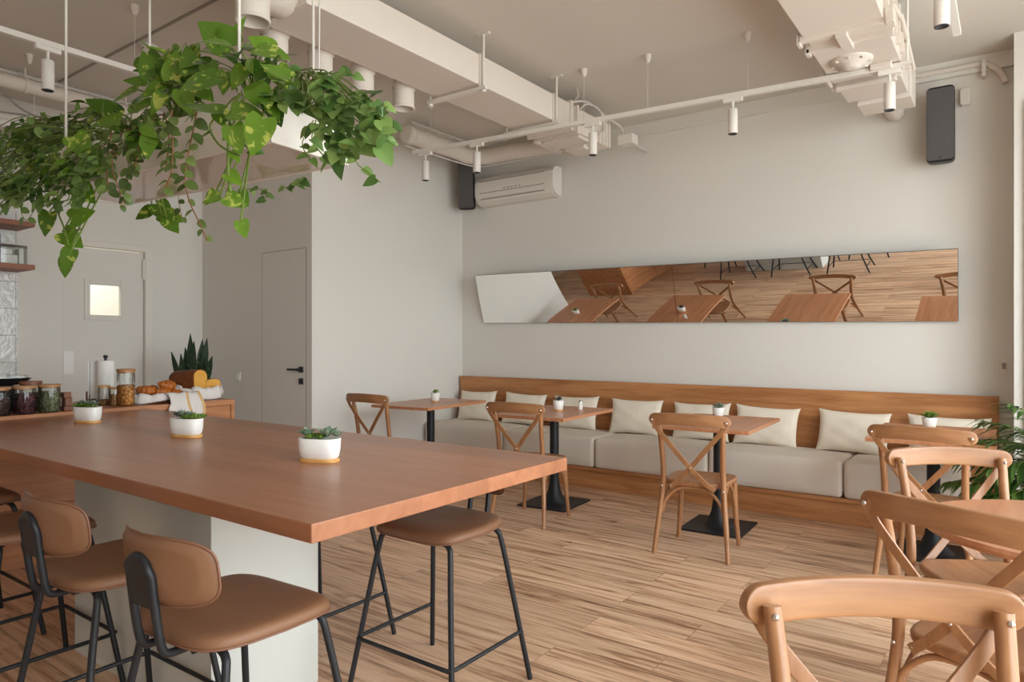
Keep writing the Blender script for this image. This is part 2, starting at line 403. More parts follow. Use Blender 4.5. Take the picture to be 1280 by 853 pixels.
# front wall and right wall with big shop windows
FX0, FX1, WZ0, WZ1 = -.9, 1.35, .06, 3.2
b = MB(); b.box(-8.65, 1.9, YN-.15, YN, 0, ZC); struct(b.build('wall_front', M['wall']))
b = MB(); RY = [(-.9, 2.0), (2.2, 5.0)]
b.box(XR, XR+.15, YN-.15, RY[0][0], 0, ZC); b.box(XR, XR+.15, RY[0][1], RY[1][0], 0, ZC); b.box(XR, XR+.15, RY[1][1], YB+.15, 0, ZC)
for y0, y1 in RY: b.box(XR, XR+.15, y0, y1, 0, WZ0); b.box(XR, XR+.15, y0, y1, WZ1, ZC)
struct(b.build('wall_right', M['wall']))
wi = 1
def window(axis, a0, a1, at, n):
    global wi
    fr = MB(); pn = MB(); t = .035
    def put(mb, p0, p1, z0, z1, d0, d1):
        if axis == 'Y': mb.box(at+d0, at+d1, p0, p1, z0, z1)
        else: mb.box(p0, p1, at+d0, at+d1, z0, z1)
    put(fr, a0, a1, WZ0, WZ0+2*t, .03, .11); put(fr, a0, a1, WZ1-2*t, WZ1, .03, .11)
    for k in range(n+1):
        c = a0+t+(a1-a0-2*t)*k/n; put(fr, c-t, c+t, WZ0+2*t, WZ1-2*t, .03, .11)
    o = struct(fr.build('window_%d' % wi, M['white'], bevel=.004)); wi += 1
    put(pn, a0+t, a1-t, WZ0+t, WZ1-t, .066, .074)
    pn.build('pane', M['pane'], o)
window('Y', *RY[0], XR, 3); window('Y', *RY[1], XR, 3)
# column in the right rear corner with stone cladding
sbox('wall_column', .012, XR, 5.86, YB, 0, ZC, M['wall'])
sbox('trim_1', .075, XR, 5.835, 5.86, 0, 3.0, M['clad'])
# low beam along the back wall below the ceiling
sbox('trim_2', XL, .012, YB-.035, YB, 3.36, ZC, M['wall'])
# ceiling joint strip over the kitchen end
sbox('trim_3', -6.3, -3.9, 2.362, 2.38, ZC-.008, ZC, M['grout'])
# white tiled kitchen wall
sbox('trim_4', XD, XD+.012, -2.6, 2.34, .9, 2.5, M['tile'])

# door 1 : leaf with a small square light, in its frame
PY0, PY1, PZ0, PZ1 = 2.93, 3.21, 1.61, 1.90
LY0, LY1, LZ = 2.70, 3.425, 2.245
b = MB(); x0, x1 = XD-.05, XD-.008
b.box(x0, x1, LY0, PY0, .01, LZ); b.box(x0, x1, PY1, LY1, .01, LZ); b.box(x0, x1, PY0, PY1, .01, PZ0); b.box(x0, x1, PY0, PY1, PZ1, LZ)
d1 = struct(b.build('door_1', M['wall']))
b = MB(); b.box(XD-.09, XD+.030, LY1+.006, DY1+.012, 0, DZ+.012); b.box(XD-.09, XD+.030, DY0-.012, LY1+.012, LZ+.010, DZ+.012); b.box(XD-.09, XD-.004, DY0-.012, LY0-.001, 0, LZ+.018)
b.build('door_frame', M['white'], d1, bevel=.004)
b = MB(); w = .05
b.box(x1, x1+.012, PY0-w, PY0, PZ0-w, PZ1+w); b.box(x1, x1+.012, PY1, PY1+w, PZ0-w, PZ1+w); b.box(x1, x1+.012, PY0, PY1, PZ0-w, PZ0); b.box(x1, x1+.012, PY0, PY1, PZ1, PZ1+w)
b.build('glazing_frame', M['wall'], d1, bevel=.003)
MB().box(XD-.034, XD-.026, PY0, PY1, PZ0, PZ1).build('door_pane', M['pane'], d1)
b = MB()
for zz in (1.98, .5): b.tube([(XD+.012, LY1-.002, zz), (XD+.012, LY1-.002, zz+.2)], .013, 10)
b.build('hinge', M['white'], d1)
MB().box(XD-.008, XD-.002, 2.705, 2.79, 1.055, 1.265).build('push_plate', M['ceramic'], d1, bevel=.002)
# door 2 : flush door on the recess wall, black lever and turn
b = MB(); b.box(-5.985, -5.31, YF-.004, YF, .01, 2.225); d2 = struct(b.build('door_2', M['wall']))
b = MB(); g = .005
b.box(-5.985-g, -5.985, YF-.003, YF, 0, 2.225+g); b.box(-5.31, -5.31+g, YF-.003, YF, 0, 2.225+g); b.box(-5.985, -5.31, YF-.003, YF, 2.225, 2.225+g)
b.build('door_gap', M['gap'], d2)
b = MB(); b.box(-5.40, -5.345, YF-.018, YF, 1.065, 1.12); b.box(-5.395, -5.355, YF-.05, YF-.018, 1.078, 1.106); b.box(-5.53, -5.355, YF-.056, YF-.04, 1.083, 1.102)
b.build('door_handle', M['black'], d2, bevel=.003)
b = MB(); b.box(-5.40, -5.345, YF-.018, YF, .955, 1.01); b.box(-5.382, -5.363, YF-.03, YF-.018, .965, 1.0); b.build('thumb_turn', M['black'], d2, bevel=.003)
# baseboards
sbox('baseboard_left', XL, XL+.012, YF, 6.05, 0, .06, M['white']); sbox('baseboard_recess', -7.08, -6.0, YF-.012, YF, 0, .06, M['white'])

# ================================================================== CEILING SERVICES
DB, DT = 3.135, 3.345
# --- duct above the seating side of the island
r = thing('air_duct', 'long white rectangular air duct hanging over the middle of the room beside round spigots', 'air duct', (-3.18, 3.6, DB))
def rel(mb, root): # world-space mesh into root space
    for i, v in enumerate(mb.v): mb.v[i] = Vector(v) - root.location
    return mb
rel(MB().box(-3.39, -2.98, 2.28, 4.93, DB, DT), r).build('duct_body', M['galv'], r, bevel=.004)
for y in (2.28, 4.93): rel(MB().box(-3.41, -2.96, y-.018, y+.018, DB-.02, DT+.02), r).build('flange', M['galv'], r, bevel=.003)
b = MB(); b.tube([(-3.15, 2.27, 3.25), (-3.14, 1.2, 3.27), (-3.14, -2.4, 3.27)], .16, 28); rel(b, r).build('round_duct', M['galv'], r)
for k, y in enumerate((2.46, 2.79, 3.135, 3.52)):
    b = MB(); b.tube(smooth_path([(-3.38, y, 3.235), (-3.44, y, 3.235), (-3.50, y, 3.2), (-3.515, y, 3.15)], 4), .083, 24, cap=False)
    b.tube([(-3.515, y, 3.16), (-3.515, y, 3.02)], .076, 26, cap=False); b.tube([(-3.515, y, 3.018), (-3.515, y, 3.16)], .071, 26, cap=False)
    b.lathe([(.071, 3.018), (.079, 3.016), (.08, 3.03), (.076, 3.034)], 26, M=Matrix.Translation((-3.515, y, 0)), cap=False)
    rel(b, r).build('spigot', M['galv'], r)
b = MB(); b.tube([(-3.13, 2.06, 3.2), (-3.13, 2.06, 2.99)], .084, 28, cap=False); b.tube([(-3.13, 2.06, 2.988), (-3.13, 2.06, 3.2)], .078, 28, cap=False)
b.lathe([(.078, 2.988), (.087, 2.986), (.088, 3.0), (.084, 3.004)], 28, M=Matrix.Translation((-3.13, 2.06, 0)), cap=False)
rel(b, r).build('spigot', M['galv'], r)
for y in (3.72, 4.66):
    b = MB(); b.box(-3.46, -2.92, y-.016, y+.016, DB-.042, DB-.02)
    for x in (-3.44, -2.945): b.tube([(x, y, DB-.05), (x, y, ZC)], .009, 8); b.lathe([(.02, DB-.06), (.02, DB-.045)], 6, M=Matrix.Translation((x, y, 0)), smooth=False); b.box(x-.05, x+.05, y-.016, y+.016, ZC-.01, ZC)
    b.box(-2.98, -2.964, y-.014, y+.014, DB-.02, DT)
    rel(b, r).build('hanger', M['white'], r)
# fan end of that duct
b = MB(); b.box(-3.40, -2.975, 5.03, 5.64, DB-.005, DT-.01)
for k in range(4): b.box(-3.415, -2.96, 5.40+k*.06, 5.42+k*.06, DB-.02, DT+.005)
b.box(-3.41, -2.962, 5.02, 5.05, DB-.02, DT+.01); b.box(-2.975, -2.965, 5.12, 5.3, 3.2, 3.3)
rel(b, r).build('fan_housing', M['galv'], r, bevel=.004)
b = MB()
for k in range(5): b.box(-3.385+.006*(k%2), -2.985-.006*(k%2), 4.945+k*.015, 4.955+k*.015, DB+.004, DT-.004)
rel(b, r).build('flexible_collar', M['galv'], r)
b = MB(); b.box(-3.36, -3.0, 5.1, 5.32, DB-.03, DB-.005); b.box(-3.3, -3.1, 5.36, 5.6, DB-.045, DB-.005); b.box(-3.44, -3.39, 5.05, 5.5, DB-.02, DB+.06)
rel(b, r).build('access_panel', M['galv'], r, bevel=.004)
b = MB(); b.tube(smooth_path([(-2.96, 5.05, 3.32), (-2.94, 5.15, 3.39), (-2.9, 5.3, 3.36), (-2.93, 5.42, 3.24), (-2.96, 5.38, 3.2)], 5), .009, 8)
b.tube(smooth_path([(-3.0, 4.95, 3.36), (-2.95, 5.15, 3.41), (-2.93, 5.45, 3.36), (-2.9, 5.68, 3.32), (-2.88, 5.72, 3.24)], 5), .012, 8)
b.tube(smooth_path([(-3.05, 5.0, 3.37), (-2.98, 5.05, 3.43), (-2.95, 4.98, 3.48)], 5), .006, 8)
rel(b, r).build('wiring', M['cable'], r)
b = MB(); b.box(-2.93, -2.78, 5.68, 5.80, 3.16, 3.25); b.box(-2.92, -2.87, 5.70, 5.76, 3.25, 3.27)
jb = tag(b.build('junction_box', M['white'], bevel=.006), 'small white junction box at the wall end of the long duct', 'junction box')
b = MB(); b.tube([(-2.86, 5.80, 3.2), (-2.86, 6.17, 3.2)], .012, 8); b.build('conduit', M['cable'], jb)

# --- duct on the right with its fan
r = thing('air_duct', 'white rectangular air duct with round fan plate at upper right', 'air duct', (-.765, 4.0, DB))
E2 = 3.10
rel(MB().box(-.97, -.56, .6, 4.17, E2, 3.34), r).build('duct_body', M['galv'], r, bevel=.004)
for y in (4.19, 4.37): rel(MB().box(-.995, -.535, y-.02, y+.02, E2-.025, 3.36), r).build('flange', M['galv'], r, bevel=.003)
for q in ((-.80, -.74, 4.17, 4.40, E2-.045, E2-.02), (-1.005, -.985, 4.17, 4.24, E2-.035, E2+.03), (-.55, -.51, 4.16, 4.26, E2-.03, E2+.05), (-1.0,-.975,4.35,4.42,E2-.03,E2)):
    rel(MB().box(*q), r).build('flange_clamp', M['galv'], r, bevel=.003)
rel(MB().box(-.965, -.565, 4.21, 4.35, E2+.012, 3.33), r).build('flexible_collar', M['galv'], r)
rel(MB().box(-.975, -.555, 4.39, 5.02, E2-.008, 3.35), r).build('fan_housing', M['galv'], r, bevel=.005)
b = MB(); mm = Matrix.Translation((-.80, 4.66, E2-.008)) @ Matrix.Rotation(math.radians(-4), 4, 'X')
b.lathe([(.02, -.055), (.05, -.05), (.055, -.035), (.085, -.035), (.09, -.02), (.115, -.022), (.12, .0)], 36, M=mm)
for k in range(8): a = k*PI/4; b.box(-.005, .005, .055, .11, -.03, -.02, M=mm @ Matrix.Rotation(a, 4, 'Z'))
rel(b, r).build('fan_plate', M['galv'], r)
b = MB(); b.box(-.955, -.575, 5.04, 5.42, E2-.03, 3.33); b.box(-.90, -.56, 5.44, 5.72, E2-.055, 3.30); b.box(-.96, -.60, 5.02, 5.06, E2-.06, E2-.03)
b.box(-.72, -.60, 4.80, 4.93, E2-.045, E2-.008); b.box(-1.0, -.98, 4.9, 5.1, E2-.03, E2+.03)
rel(b, r).build('access_panel', M['galv'], r, bevel=.006)
b = MB(); b.box(-.80, -.64, 5.07, 5.13, E2-.034, E2-.028); rel(b, r).build('stained_tape', M['rust'], r)
b = MB()
for k in range(6): b.box(-.556, -.530, 4.30+k*.15, 4.33+k*.15, E2+.01, 3.34)
b.tube([(-.53, 4.25, 3.2), (-.52, 4.6, 3.25), (-.53, 5.3, 3.18)], .012, 8); b.tube([(-.50, 3.6, 3.36), (-.5, 4.5, 3.36)], .016, 8)
rel(b, r).build('side_bracket', M['galv'], r)
for y in (3.4, 4.85):
    b = MB()
    for x in (-1.0, -.52): b.tube([(x, y, E2-.03), (x, y, ZC)], .008, 8)
    b.box(-1.02, -.5, y-.014, y+.014, E2-.04, E2-.02); rel(b, r).build('hanger', M['white'], r)
b = MB(); b.tube([(-.74, 5.72, E2+.06), (-.74, 6.16, E2+.06)], .07, 20); rel(b, r).build('wall_stub', M['galv'], r)

# --- big pipe turning the far left corner
r = thing('ventilation_pipe', 'fat white round pipe turning the corner above the air conditioner', 'pipe', (-4.6, 5.6, 3.32))
b = MB(); b.tube([(-4.65, 4.70, 3.33), (-4.65, 4.76, 3.33)] + smooth_path([(-4.65, 5.4, 3.325), (-4.65, 5.62, 3.32), (-4.52, 5.74, 3.32), (-4.3, 5.75, 3.32)], 5) + [(-3.42, 5.75, 3.30)], .082, 20)
rel(b, r).build('pipe_run', M['galv'], r)
b = MB(); b.lathe([(.06, -.012), (.088, -.01), (.09, .06), (.083, .065)], 20, M=Matrix.Translation((-4.65, 4.70, 3.33)) @ Matrix.Rotation(-PI/2, 4, 'X')); rel(b, r).build('end_cap', M['galv'], r)
for (x, y) in ((-4.65, 5.0), (-3.95, 5.75)): rel(MB().tube([(x, y, 3.40), (x, y, ZC)], .008, 8), r).build('hanger', M['white'], r)
for (dz, x0, y0, rr, lab) in ((3.235, -4.70, 5.80, .009, 'thin white conduit just under the fat corner pipe'), (3.435, -4.60, 5.70, .011, 'thin white conduit just above the fat corner pipe')):
    b = MB(); b.tube(smooth_path([(x0, 4.72, dz), (x0, y0-.3, dz), (x0+.06, y0-.04, dz), (x0+.3, y0, dz), (-3.45, y0, dz)], 4), rr, 8)
    for (x, y) in ((x0, 4.95), (-3.8, y0)): b.tube([(x, y, dz), (x, y, ZC)], .005, 6)
    tag(b.build('conduit', M['cable']), lab, 'conduit')
# --- pipes over the kitchen wall
def wall_pipe(name, y0, y1, x, z, rr, lab, mat='galv', hx=None):
    b = MB(); b.tube([(x, y0, z), (x, (y0+y1)/2, z), (x, y1, z)], rr, 14)
    y = y0+.4
    while y < y1: b.tube([(x, y-.012, z), (x, y+.012, z)], rr*1.15, 14); b.tube([(x, y, z), (x, y, ZC)], .007, 6); y += .75
    return tag(b.build(name, M[mat]), lab, 'pipe')
vp = wall_pipe('ventilation_pipe', .2, YF, -6.2, 3.345, .055, 'white horizontal pipe under the ceiling behind the hanging plants')
wall_pipe('conduit', .2, YF, -6.28, 3.445, .014, 'upper of two thin conduits near the ceiling at far left', 'cable')
wall_pipe('conduit', .2, YF, -6.38, 3.435, .014, 'thin conduit close to the kitchen wall under the ceiling at far left', 'cable')
b = MB(); b.tube([(-6.6, .4, 3.13), (-6.6, 2.6, 3.13)], .04, 14); b.box(-6.62, -6.58, .5, 2.5, 3.16, 3.2)
for y in (.7, 2.3): b.tube([(-6.6, y, 3.19), (-6.6, y, ZC)], .006, 6)
tag(b.build('tube_light', M['white']), 'long white tube fitting hanging near the kitchen wall behind leaves', 'light fitting')
for k, (ya, yb, sag) in enumerate(((1.0, 1.9, .16), (1.5, 2.2, .22), (1.9, 2.5, .18))):
    MB().tube(smooth_path([(-6.25, ya, 3.33), (-6.32, ya*.6+yb*.4, 3.36-sag), (-6.5, yb, 3.2)], 6), .008, 6).build('cable', M['darkcable'], vp)

# --- lighting tracks
def spot(x, y, z, label, stem=.05, rz=0, group=None):
    t = thing('track_spotlight', label, 'spotlight', (x, y, z), rz, group)
    MB().box(-.065, .065, -.017, .017, -.028, 0).build('adapter', M['white'], t, bevel=.003)
    MB().tube([(0,0,-.028), (0,0,-.028-stem)], .008, 10).build('stem', M['white'], t)
    zt = -.028-stem
    MB().lathe([(.03, zt-.172), (.033, zt-.17), (.033, zt-.004), (.029, zt), (.0, zt)], 24, cap=False).build('lamp_body', M['white'], t)
    MB().lathe([(.0, zt-.165), (.024, zt-.166), (.026, zt-.174), (.031, zt-.174), (.031, zt-.168)], 24, cap=False).build('lens', M['lens'], t)
    return t
RA0, RA1, RZ = Vector((-4.38, 4.52, 3.05)), Vector((-.56, 4.86, 3.05)), 3.05
def rail(name, p, q, label, anchors):
    t = thing('lighting_track', label, 'lighting track', ((p+q)/2))
    d = (q-p); L = d.length; a = math.atan2(d.y, d.x)
    b = MB(); b.box(-L/2, L/2, -.018, .018, 0, .032); b.box(-L/2-.004, -L/2, -.02, .02, -.002, .034); b.box(L/2, L/2+.004, -.02, .02, -.002, .034)
    b.build('track_rail', M['white'], t, rotz=a)
    for f in anchors:
        c = d*(f-.5)
        MB().tube([(c.x, c.y, .03), (c.x, c.y, ZC-p.z-.04)], .0022, 6).build('suspension_wire', M['cable'], t)
        MB().lathe([(.012, -.06), (.024, -.03), (.026, 0)], 14, M=Matrix.Translation((c.x, c.y, ZC-p.z))).build('ceiling_cup', M['white'], t)
    return t
rail('a', RA0, RA1, 'long white lighting track running across the room under both ducts', (.05, .44, .575, .762, .985))
for (uu, lab) in ((532, 'white track spotlight nearest the far left corner, beside the dark speaker'), (596, 'white track spotlight hanging right in front of the corner speaker'),
                  (741, 'white track spotlight hanging below the end of the long duct'), (916, 'white track spotlight hanging between the two ducts'),
                  (1112, 'white track spotlight under the fan end of the right duct')):
    q = (uu-640)/FPX; d = FW + RT*q
    # intersection of the sight line with the rail in plan
    e = RA1-RA0; den = d.x*e.y - d.y*e.x; s = (RA0.x*d.y - RA0.y*d.x)/den
    p = RA0 + e*s; spot(p.x, p.y, RZ, lab, .05, math.atan2(e.y, e.x))
rail('b', Vector((-4.48, .3, 3.05)), Vector((-4.48, 2.25, 3.05)), 'white lighting track over the counter end of the island, partly behind leaves', (.45, .93))
spot(-4.48, 1.63, 3.05, 'white track spotlight above the trailing plants at upper left', .05, PI/2)
rail('c', Vector((-.245, 1.2, 3.05)), Vector((-.245, 4.52, 3.05)), 'short end of a white lighting track at upper right corner', (.5, .9))
spot(-.265, 3.78, 3.05, 'white track spotlight cut by the top edge at upper right', .02, PI/2)
b = MB(); p = atz(187, 58, ZC); b.lathe([(.02, -.045), (.05, -.04), (.058, -.02), (.06, 0)], 24); sd = tag(b.build('smoke_detector', M['white'], loc=(p.x, p.y, ZC)), 'round white smoke detector on the ceiling above the hanging planter', 'smoke detector')
b = MB()
for k in range(10): a = k*PI/5; b.box(.051, .058, -.008, .008, -.036, -.026, M=Matrix.Rotation(a, 4, 'Z'))
b.build('vent_slot', M['acgrey'], sd)
p = atz(37, 68, ZC); b = MB(); b.lathe([(.010, -.07), (.02, -.03), (.024, 0)], 14); tag(b.build('ceiling_hook', M['white'], loc=(p.x, p.y, ZC)), 'small white ceiling hook at the far upper left', 'hook')
# --- wall-mounted things
def speaker(loc, rz, tilt, label):
    t = thing('wall_speaker', label, 'speaker', loc, rz)
    poly = rrect(.178, .56, .03, 5)
    pr = lambda z0, z1, w: [(x*w, y) for x, y in poly]
    b = MB(); b.loft([[(x, -.02, z) for x, z in poly], [(x, .05, z) for x, z in poly], [(x*.7, .13, z*.95) for x, z in poly]], smooth=False); b.build('cabinet', M['blackplastic'], t, bevel=.004)
    b = MB(); b.prism(rrect(.172, .53, .022, 5), 0, .012, M=Matrix.Translation((0, -.018, 0)) @ Matrix.Rotation(PI/2, 4, 'X')); b.build('grille', M['greyfabric'], t, bevel=.003)
    b = MB(); b.prism(rrect(.02, .008, .002, 3, 0, -.245), 0, .003, M=Matrix.Translation((0, -.029, 0)) @ Matrix.Rotation(PI/2, 4, 'X')); b.build('badge', M['blackplastic'], t)
    b = MB(); b.tube([(0, .12, 0), (0, .2, 0)], .02, 12); b.box(-.03, .03, .19, .2, -.06, .06); b.build('bracket', M['blackplastic'], t)
    t.rotation_euler.x = tilt
    return t
p = aty(1176, 157, 6.02); speaker((p.x, 6.0, p.z), 0, 0, 'slim dark grey speaker high on the back wall at right')
p = aty(581, 231, 5.95); speaker((p.x+.02, 5.95, p.z), math.radians(22), math.radians(4), 'slim dark speaker angled in the far left corner beside air conditioner')
t = thing('air_conditioner', 'white split air conditioner on the back wall near the left corner', 'air conditioner', (-4.37, 6.2, 2.88))
prof = [(-.0, .0), (-.10, .0), (-.17, .03), (-.205, .09), (-.21, .17), (-.205, .25), (-.17, .295), (-.12, .31), (0, .31)]
b = MB(); b.loft([[(x, y, z) for y, z in prof] for x in (-.5, -.49, .49, .5)], smooth=False); b.build('casing', M['acwhite'], t, bevel=.01, seg=3)
b = MB(); b.loft([[(x, y*1.01, z) for y, z in [(-.03,.01),(-.10,.008),(-.165,.035),(-.203,.09),(-.208,.17),(-.203,.25),(-.165,.292),(-.12,.305),(-.03,.305)]] for x in (.5, .535)], smooth=False); b.build('end_cover', M['white'], t, bevel=.012, seg=3)
b = MB(); b.box(-.42, .42, -.2, -.165, .052, .06, M=None); b.build('outlet_slot', M['acgrey'], t)
b = MB(); b.strap([(-.44, -.192, .075), (.44, -.192, .075)], .03, .004, (0, -1, -.5)); b.build('louvre', M['acwhite'], t)
b = MB(); b.box(-.43, .43, -.2115, -.2, .118, .124); b.box(-.43, .43, -.2105, -.195, .244, .249); b.build('panel_seam', M['acgrey'], t)
b = MB()
for k in range(5): b.box(-.1+k*.05, -.075+k*.05, -.212, -.2, .14, .15)
b.build('indicator', M['acgrey'], t)
# sensor and looped tube at top right
p = aty(1207, 122, 6.19); b = MB(); b.loft([[(x, 0, z) for x, z in rrect(.075, .13, .02)], [(x, -.03, z) for x, z in rrect(.075, .13, .02)], [(x*.8, -.05, z*.9) for x, z in rrect(.075, .13, .02)]], smooth=False)
sn = tag(b.build('motion_sensor', M['white'], loc=(p.x, 6.2, p.z)), 'small white motion sensor on the back wall right of the speaker', 'sensor')
b = MB(); b.box(.0, .018, -.052, -.03, -.04, .045); b.build('sensor_window', M['acwhite'], sn)
b = MB(); b.tube(smooth_path([aty(1135, 97, 6.16), aty(1180, 89, 6.16), aty(1225, 80, 6.16), aty(1240, 83, 6.16), aty(1252, 92, 6.16), aty(1257, 103, 6.16)], 5), .022, 10)
tu = tag(b.build('insulated_tube', M['galv']), 'white insulated tube looping along the top of the back wall at right', 'pipe')
b = MB(); q = aty(1230, 82, 6.16); b.box(q.x-.012, q.x+.012, 6.12, 6.2, q.z-.09, q.z+.03); b.build('clip', M['white'], tu); b = MB(); q = aty(1138, 102, 6.16); b.box(q.x-.012, q.x+.012, 6.12, 6.2, q.z-.07, q.z+.06); b.build('clip', M['white'], tu)
p = aty(1257, 460, 6.2); b = MB(); b.box(-.03, .012, -.02, .003, -.048, .048); th = tag(b.build('thermostat', M['acwhite'], loc=(p.x, 6.2, p.z), bevel=.004), 'small grey wall control on the back wall at the column, above the bench end', 'wall control')
b = MB(); b.box(-.022, .004, -.023, -.02, -.01, .036); b.build('display', M['acgrey'], th)
# light switch on recess wall
p = aty(298, 471, YF); b = MB(); b.box(-.043, .043, -.009, 0, -.043, .043); sw = tag(b.build('light_switch', M['white'], loc=(p.x, YF, p.z), bevel=.004), 'white square light switch on the grey wall left of flush door', 'switch')
b = MB(); b.box(-.03, .03, -.014, -.009, -.032, .032); b.build('rocker', M['ceramic'], sw, bevel=.002)
# wall sockets on the right part
# tilted long mirror
t = thing('wall_mirror', 'long narrow frameless mirror tilted forward on the back wall', 'mirror', (-2.6, 6.17, 1.54))
LEAN, BOW = .165, .0075
BL, BR, TLc, TRc = aty(605, 404, 6.17), aty(1198, 402, 6.17), aty(593, 342, 6.17-LEAN), aty(1198, 315, 6.17-LEAN)
o = t.location; bx = Vector((1, 0, (BR.z-BL.z)/(BR.x-BL.x))).normalized()
h = (TLc.z-BL.z + TRc.z-BR.z)/2
up = Vector((0, -LEAN, h)).normalized(); up = (up - bx*up.dot(bx)).normalized(); nn = bx.cross(up); H = math.hypot(LEAN, h)
L0, L1 = BL-o, BR-o
def quad(off, inset=0):
    a = L0 + bx*inset + up*inset; c = L1 - bx*inset + up*inset
    return [a+nn*off, c+nn*off, c+up*(H-2*inset)+nn*off, a+up*(H-2*inset)+nn*off]
MIR_N = nn
b = MB(); b.loft([quad(.0), quad(-.018)], smooth=False); b.build('backing', M['mirroredge'], t)
q4 = quad(.0015, .002); b = MB(); vs = []; NV = 24   # thin sheet bowed very slightly outward between its fixings
for j in range(NV+1):
    v_ = j/NV; bow = BOW*4*v_*(1-v_)
    vs += [q4[0].lerp(q4[3], v_) + nn*bow, q4[1].lerp(q4[2], v_) + nn*bow]
fs = [(2*j, 2*j+1, 2*j+3, 2*j+2) for j in range(NV)]
sx = aty(844, 370, 6.1); fx = (sx.x-BL.x)/(BR.x-BL.x)
for (f0, f1) in ((0, fx-.0004), (fx+.0004, 1)):   # two sheets meeting at a fine joint
    b = MB(); b.add([vs[2*(k//2)].lerp(vs[2*(k//2)+1], f0 if k % 2 == 0 else f1) for k in range(len(vs))], fs, True); b.build('mirror_glass', M['mirror'], t)
b = MB()
for k in (.15, .5, .85): q = L0 + (L1-L0)*k + up*(H*.85); b.tube([q - nn*.018, Vector((q.x, .03, q.z+.03))], .008, 8); q2 = L0+(L1-L0)*k+up*.03; b.tube([q2-nn*.018, Vector((q2.x, .03, q2.z))], .008, 8)
b.build('wall_bracket', M['black'], t)
# ================================================================== FURNITURE
# --- island
IX0, IX1, IY0, IY1, IZ = -4.742, -1.42, 1.10, 2.325, .90
t = thing('island_table', 'long thick wooden island table top on a grey plaster plinth', 'table', (-2.7, 1.5, 0))
def relp(mb, root):
    for i, v in enumerate(mb.v): mb.v[i] = Vector(v) - root.location
    return mb
relp(MB().box(IX0, IX1, IY0, IY1, IZ-.05, IZ), t).build('tabletop', M['island'], t, bevel=.003)
relp(MB().box(-3.33, -2.243, 1.315, 1.77, 0, IZ-.05), t).build('plinth', M['concrete'], t, bevel=.003)
# --- counter on the left
t = thing('counter', 'wooden service counter with jars and baskets, joined to the far end of the island', 'counter', (-5.1, 1.6, 0))
CX0, CX1, CY0, CY1, CZ = -5.5, -4.75, .3, 2.975, .92
b = MB(); b.box(CX0, CX1, CY0, CY1, CZ-.038, CZ); relp(b, t).build('worktop', M['counter'], t, bevel=.002)
for y in (CY0, CY1-.03): relp(MB().box(CX0, CX1, y, y+.03, 0, CZ-.038), t).build('side_panel', M['counter'], t, bevel=.002)
b = MB(); b.box(CX0+.02, CX1-.018, CY0+.03, CY1-.03, .09, CZ-.038); relp(b, t).build('carcass', M['counter'], t)
b = MB(); b.box(CX0+.05, CX1-.06, CY0+.03, CY1-.03, 0, .09); relp(b, t).build('plinth', M['counter'], t)
n = 5; w = (CY1-CY0-.07)/n
for k in range(n):
    y0 = CY0+.035+k*w
    b = MB(); b.box(CX1-.018, CX1, y0+.002, y0+w-.002, .095, .36); relp(b, t).build('drawer_front', M['counter'], t, bevel=.002)
    b = MB(); b.box(CX1-.018, CX1, y0+.002, y0+w-.002, .366, CZ-.045); relp(b, t).build('door', M['counter'], t, bevel=.002)

